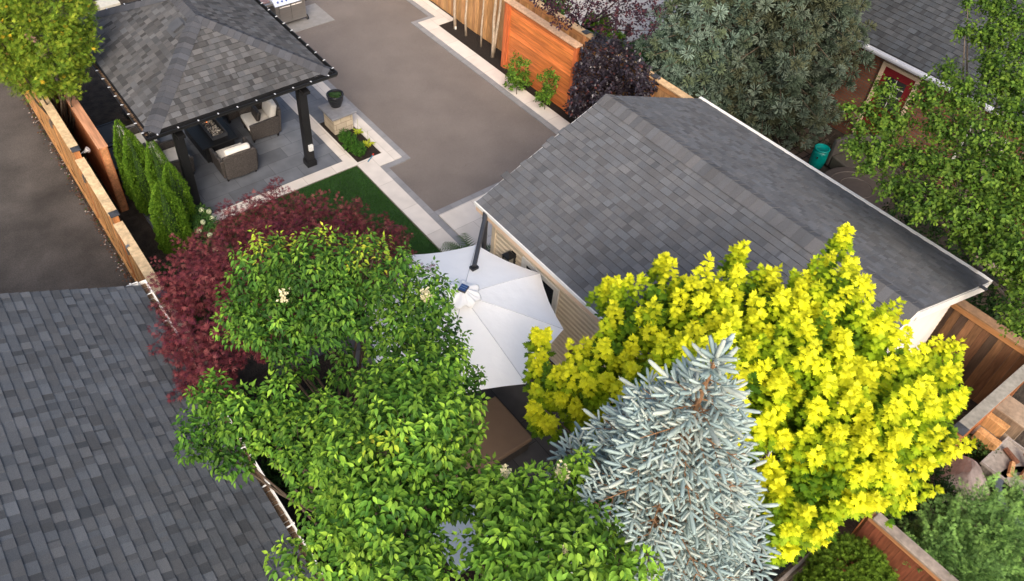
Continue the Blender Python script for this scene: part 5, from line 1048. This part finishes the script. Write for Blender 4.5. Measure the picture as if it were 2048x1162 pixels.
# pot plant, palm
def fronds(name,label,cat,c,n,L,w,cf,seed,droop=.5,parent=None,up=(.4,1.2)):
    rg=np.random.default_rng(seed); V=[];
    t=tree(name,label,cat,tuple(c)); out=[]
    b=MB((.05,.09,.02))
    for i in range(n):
        a=i*2.4+rg.normal(0,.2); d=np.array([math.cos(a),math.sin(a),rg.uniform(*up)]); d=nrm(d); l=L*rg.uniform(.75,1.1); pts=[];m_=12
        for q in range(m_+1): s=q/m_; pts.append(c+d*l*s-np.array([0,0,droop*l*s*s]))
        pts=np.array(pts); b.tube(pts[::3],[.006,.005,.004,.003,.002][:len(pts[::3])],4)
        T_=nrm(np.diff(pts,axis=0)); sd=nrm(np.cross(T_,[[0,0,1.]])); 
        for s in (-1,1):
            P_l=pts[1:]; ax=T_*.7+sd*s-np.array([[0,0,.25]]); out.append(scatter(np.array([[-.09,0,0],[.09,0,0],[0,1,-.1]]),np.array([[0,1,2]]),P_l,ax,np.tile([0,0,1.],(m_,1)),np.linspace(w,w*.5,m_),cf(0,m_,rg)))
    npmesh('frond',*join(out),M_leaf,t); b.build('frond_stem',M_any,t); return t
fronds('fern','small dark fern growing in the black pot on the pillar','plant',pp+[0,0,.34],16,.27,.10,pal([(.035,.085,.025),(.05,.11,.03)]),95,.7)
pc_=np.array([7.72,9.72,.05]); b=MB((.03,.03,.03)); b.lathe(tuple(pc_),[(.12,0),(.17,.35),(.18,.38),(.15,.38)],20); tag(b.build('palm_pot',M_gloss),'dark pot at the umbrella mast foot','pot')
fronds('potted_palm','feathery palm beside the umbrella mast on the pale slabs','plant',pc_+[0,0,.38],15,1.05,.24,pal([(.05,.11,.02),(.08,.15,.03)]),96,.55,up=(.6,1.6))
# hydrangea
HL=[(405,430,.5,.2),(420,455,.5,.22),(395,455,.4,.2),(410,480,.4,.2)]
hy=plant('hydrangea','green hydrangea with creamy white heads between cedars and red maple','shrub',HL,200,LT_OV,.09,pal([(.045,.115,.025),(.07,.15,.03)]),97,L=(.08,.15))
for u,v in ((403,420),(418,423),(406,444),(424,436),(398,462),(420,470),(430,500)):
    c=at(u,v,.72); q=120; d=nrm(rng.normal(size=(q,3))); v_,t2,k=scatter(LT_SM[0],LT_SM[1],c+d*.055,np.cross(d,rng.normal(size=(q,3))),d,.035,np.array([[.62,.66,.42]])*rng.uniform(.85,1.1,(q,1))); npmesh('flower_head',v_,t2,k,M_leafy,hy)
plant('hosta_clump','green shade plants glimpsed below the lilac at the bottom','plant',[(790,1150,.3,.3),(760,1080,.3,.3),(690,900,.3,.4),(560,930,.3,.4),(640,820,.3,.4)],400,LT_OV,.12,pal([(.03,.08,.015),(.05,.11,.02)]),98)
plant('shade_shrub','dark green shrub below the red maple beside the fence','shrub',[(330,560,.6,.3),(380,620,.5,.35),(420,560,.5,.4),(350,640,.6,.3),(470,520,.3,.4),(560,470,.25,.35)],500,LT_SM,.07,pal([(.03,.08,.015),(.045,.10,.02)]),99)
plant('young_cedar','left one of the two bright green pointed cedars behind the purple shrub','shrub',np.array([[*at(1180,62,.9),.16,.16,.5]]),400,LT_SP,.09,EM,100,mat=M_leafy,up=1.)
plant('young_cedar','right and larger of the two bright green pointed cedars behind the purple shrub','shrub',np.array([[*at(1205,70,.9),.2,.2,.6],[*at(1232,85,.5),.2,.2,.3]]),600,LT_SP,.09,EM,103,mat=M_leafy,up=1.)
plant('leafy_bush','dark green bush behind the top corner of the board fence','shrub',[(1090,5,1.,.4),(1120,12,1.,.3)],260,LT_SM,.09,pal(G1[:4]),101)
plant('low_shrub','low dark shrub in the corner behind the purple shrub and lawn','shrub',[(1262,110,.3,.25),(1300,120,.3,.25)],200,LT_SM,.07,pal([(.05,.13,.015),(.07,.17,.02)]),102)
# weeds and petals along the fence foot
n=900; yy=rng.uniform(9.3,22,n); P=np.c_[1.5+rng.normal(0,.05,n),yy,np.full(n,.02)]; cl=np.array([(.16,.08,.05),(.45,.38,.34),(.1,.06,.04),(.06,.10,.02)])[rng.choice(4,n,p=[.45,.15,.3,.1])]
tag(npmesh('leaf_litter',*scatter(LT_SM[0],LT_SM[1],P+np.c_[np.zeros((n,2)),rng.uniform(0,.03,n)],rng.normal(size=(n,3))*[1,1,.3],np.tile([0,0,1.],(n,1)),rng.uniform(.03,.07,n),cl),M_leafy),'brown fallen leaves and pale petals along the fence foot','leaf litter',kind='stuff')

n=140; P=np.c_[rng.uniform(8.9,12.6,n),rng.uniform(12,22.5,n),np.full(n,.018)]; tag(npmesh('driveway_litter',*scatter(LT_SM[0],LT_SM[1],P,rng.normal(size=(n,3))*[1,1,.1],np.tile([0,0,1.],(n,1)),rng.uniform(.015,.035,n),np.array([(.3,.27,.22),(.10,.08,.05),(.16,.14,.08)])[rng.choice(3,n)]),M_leafy),'tiny scattered leaves and grit on the asphalt court','leaf litter',kind='stuff')
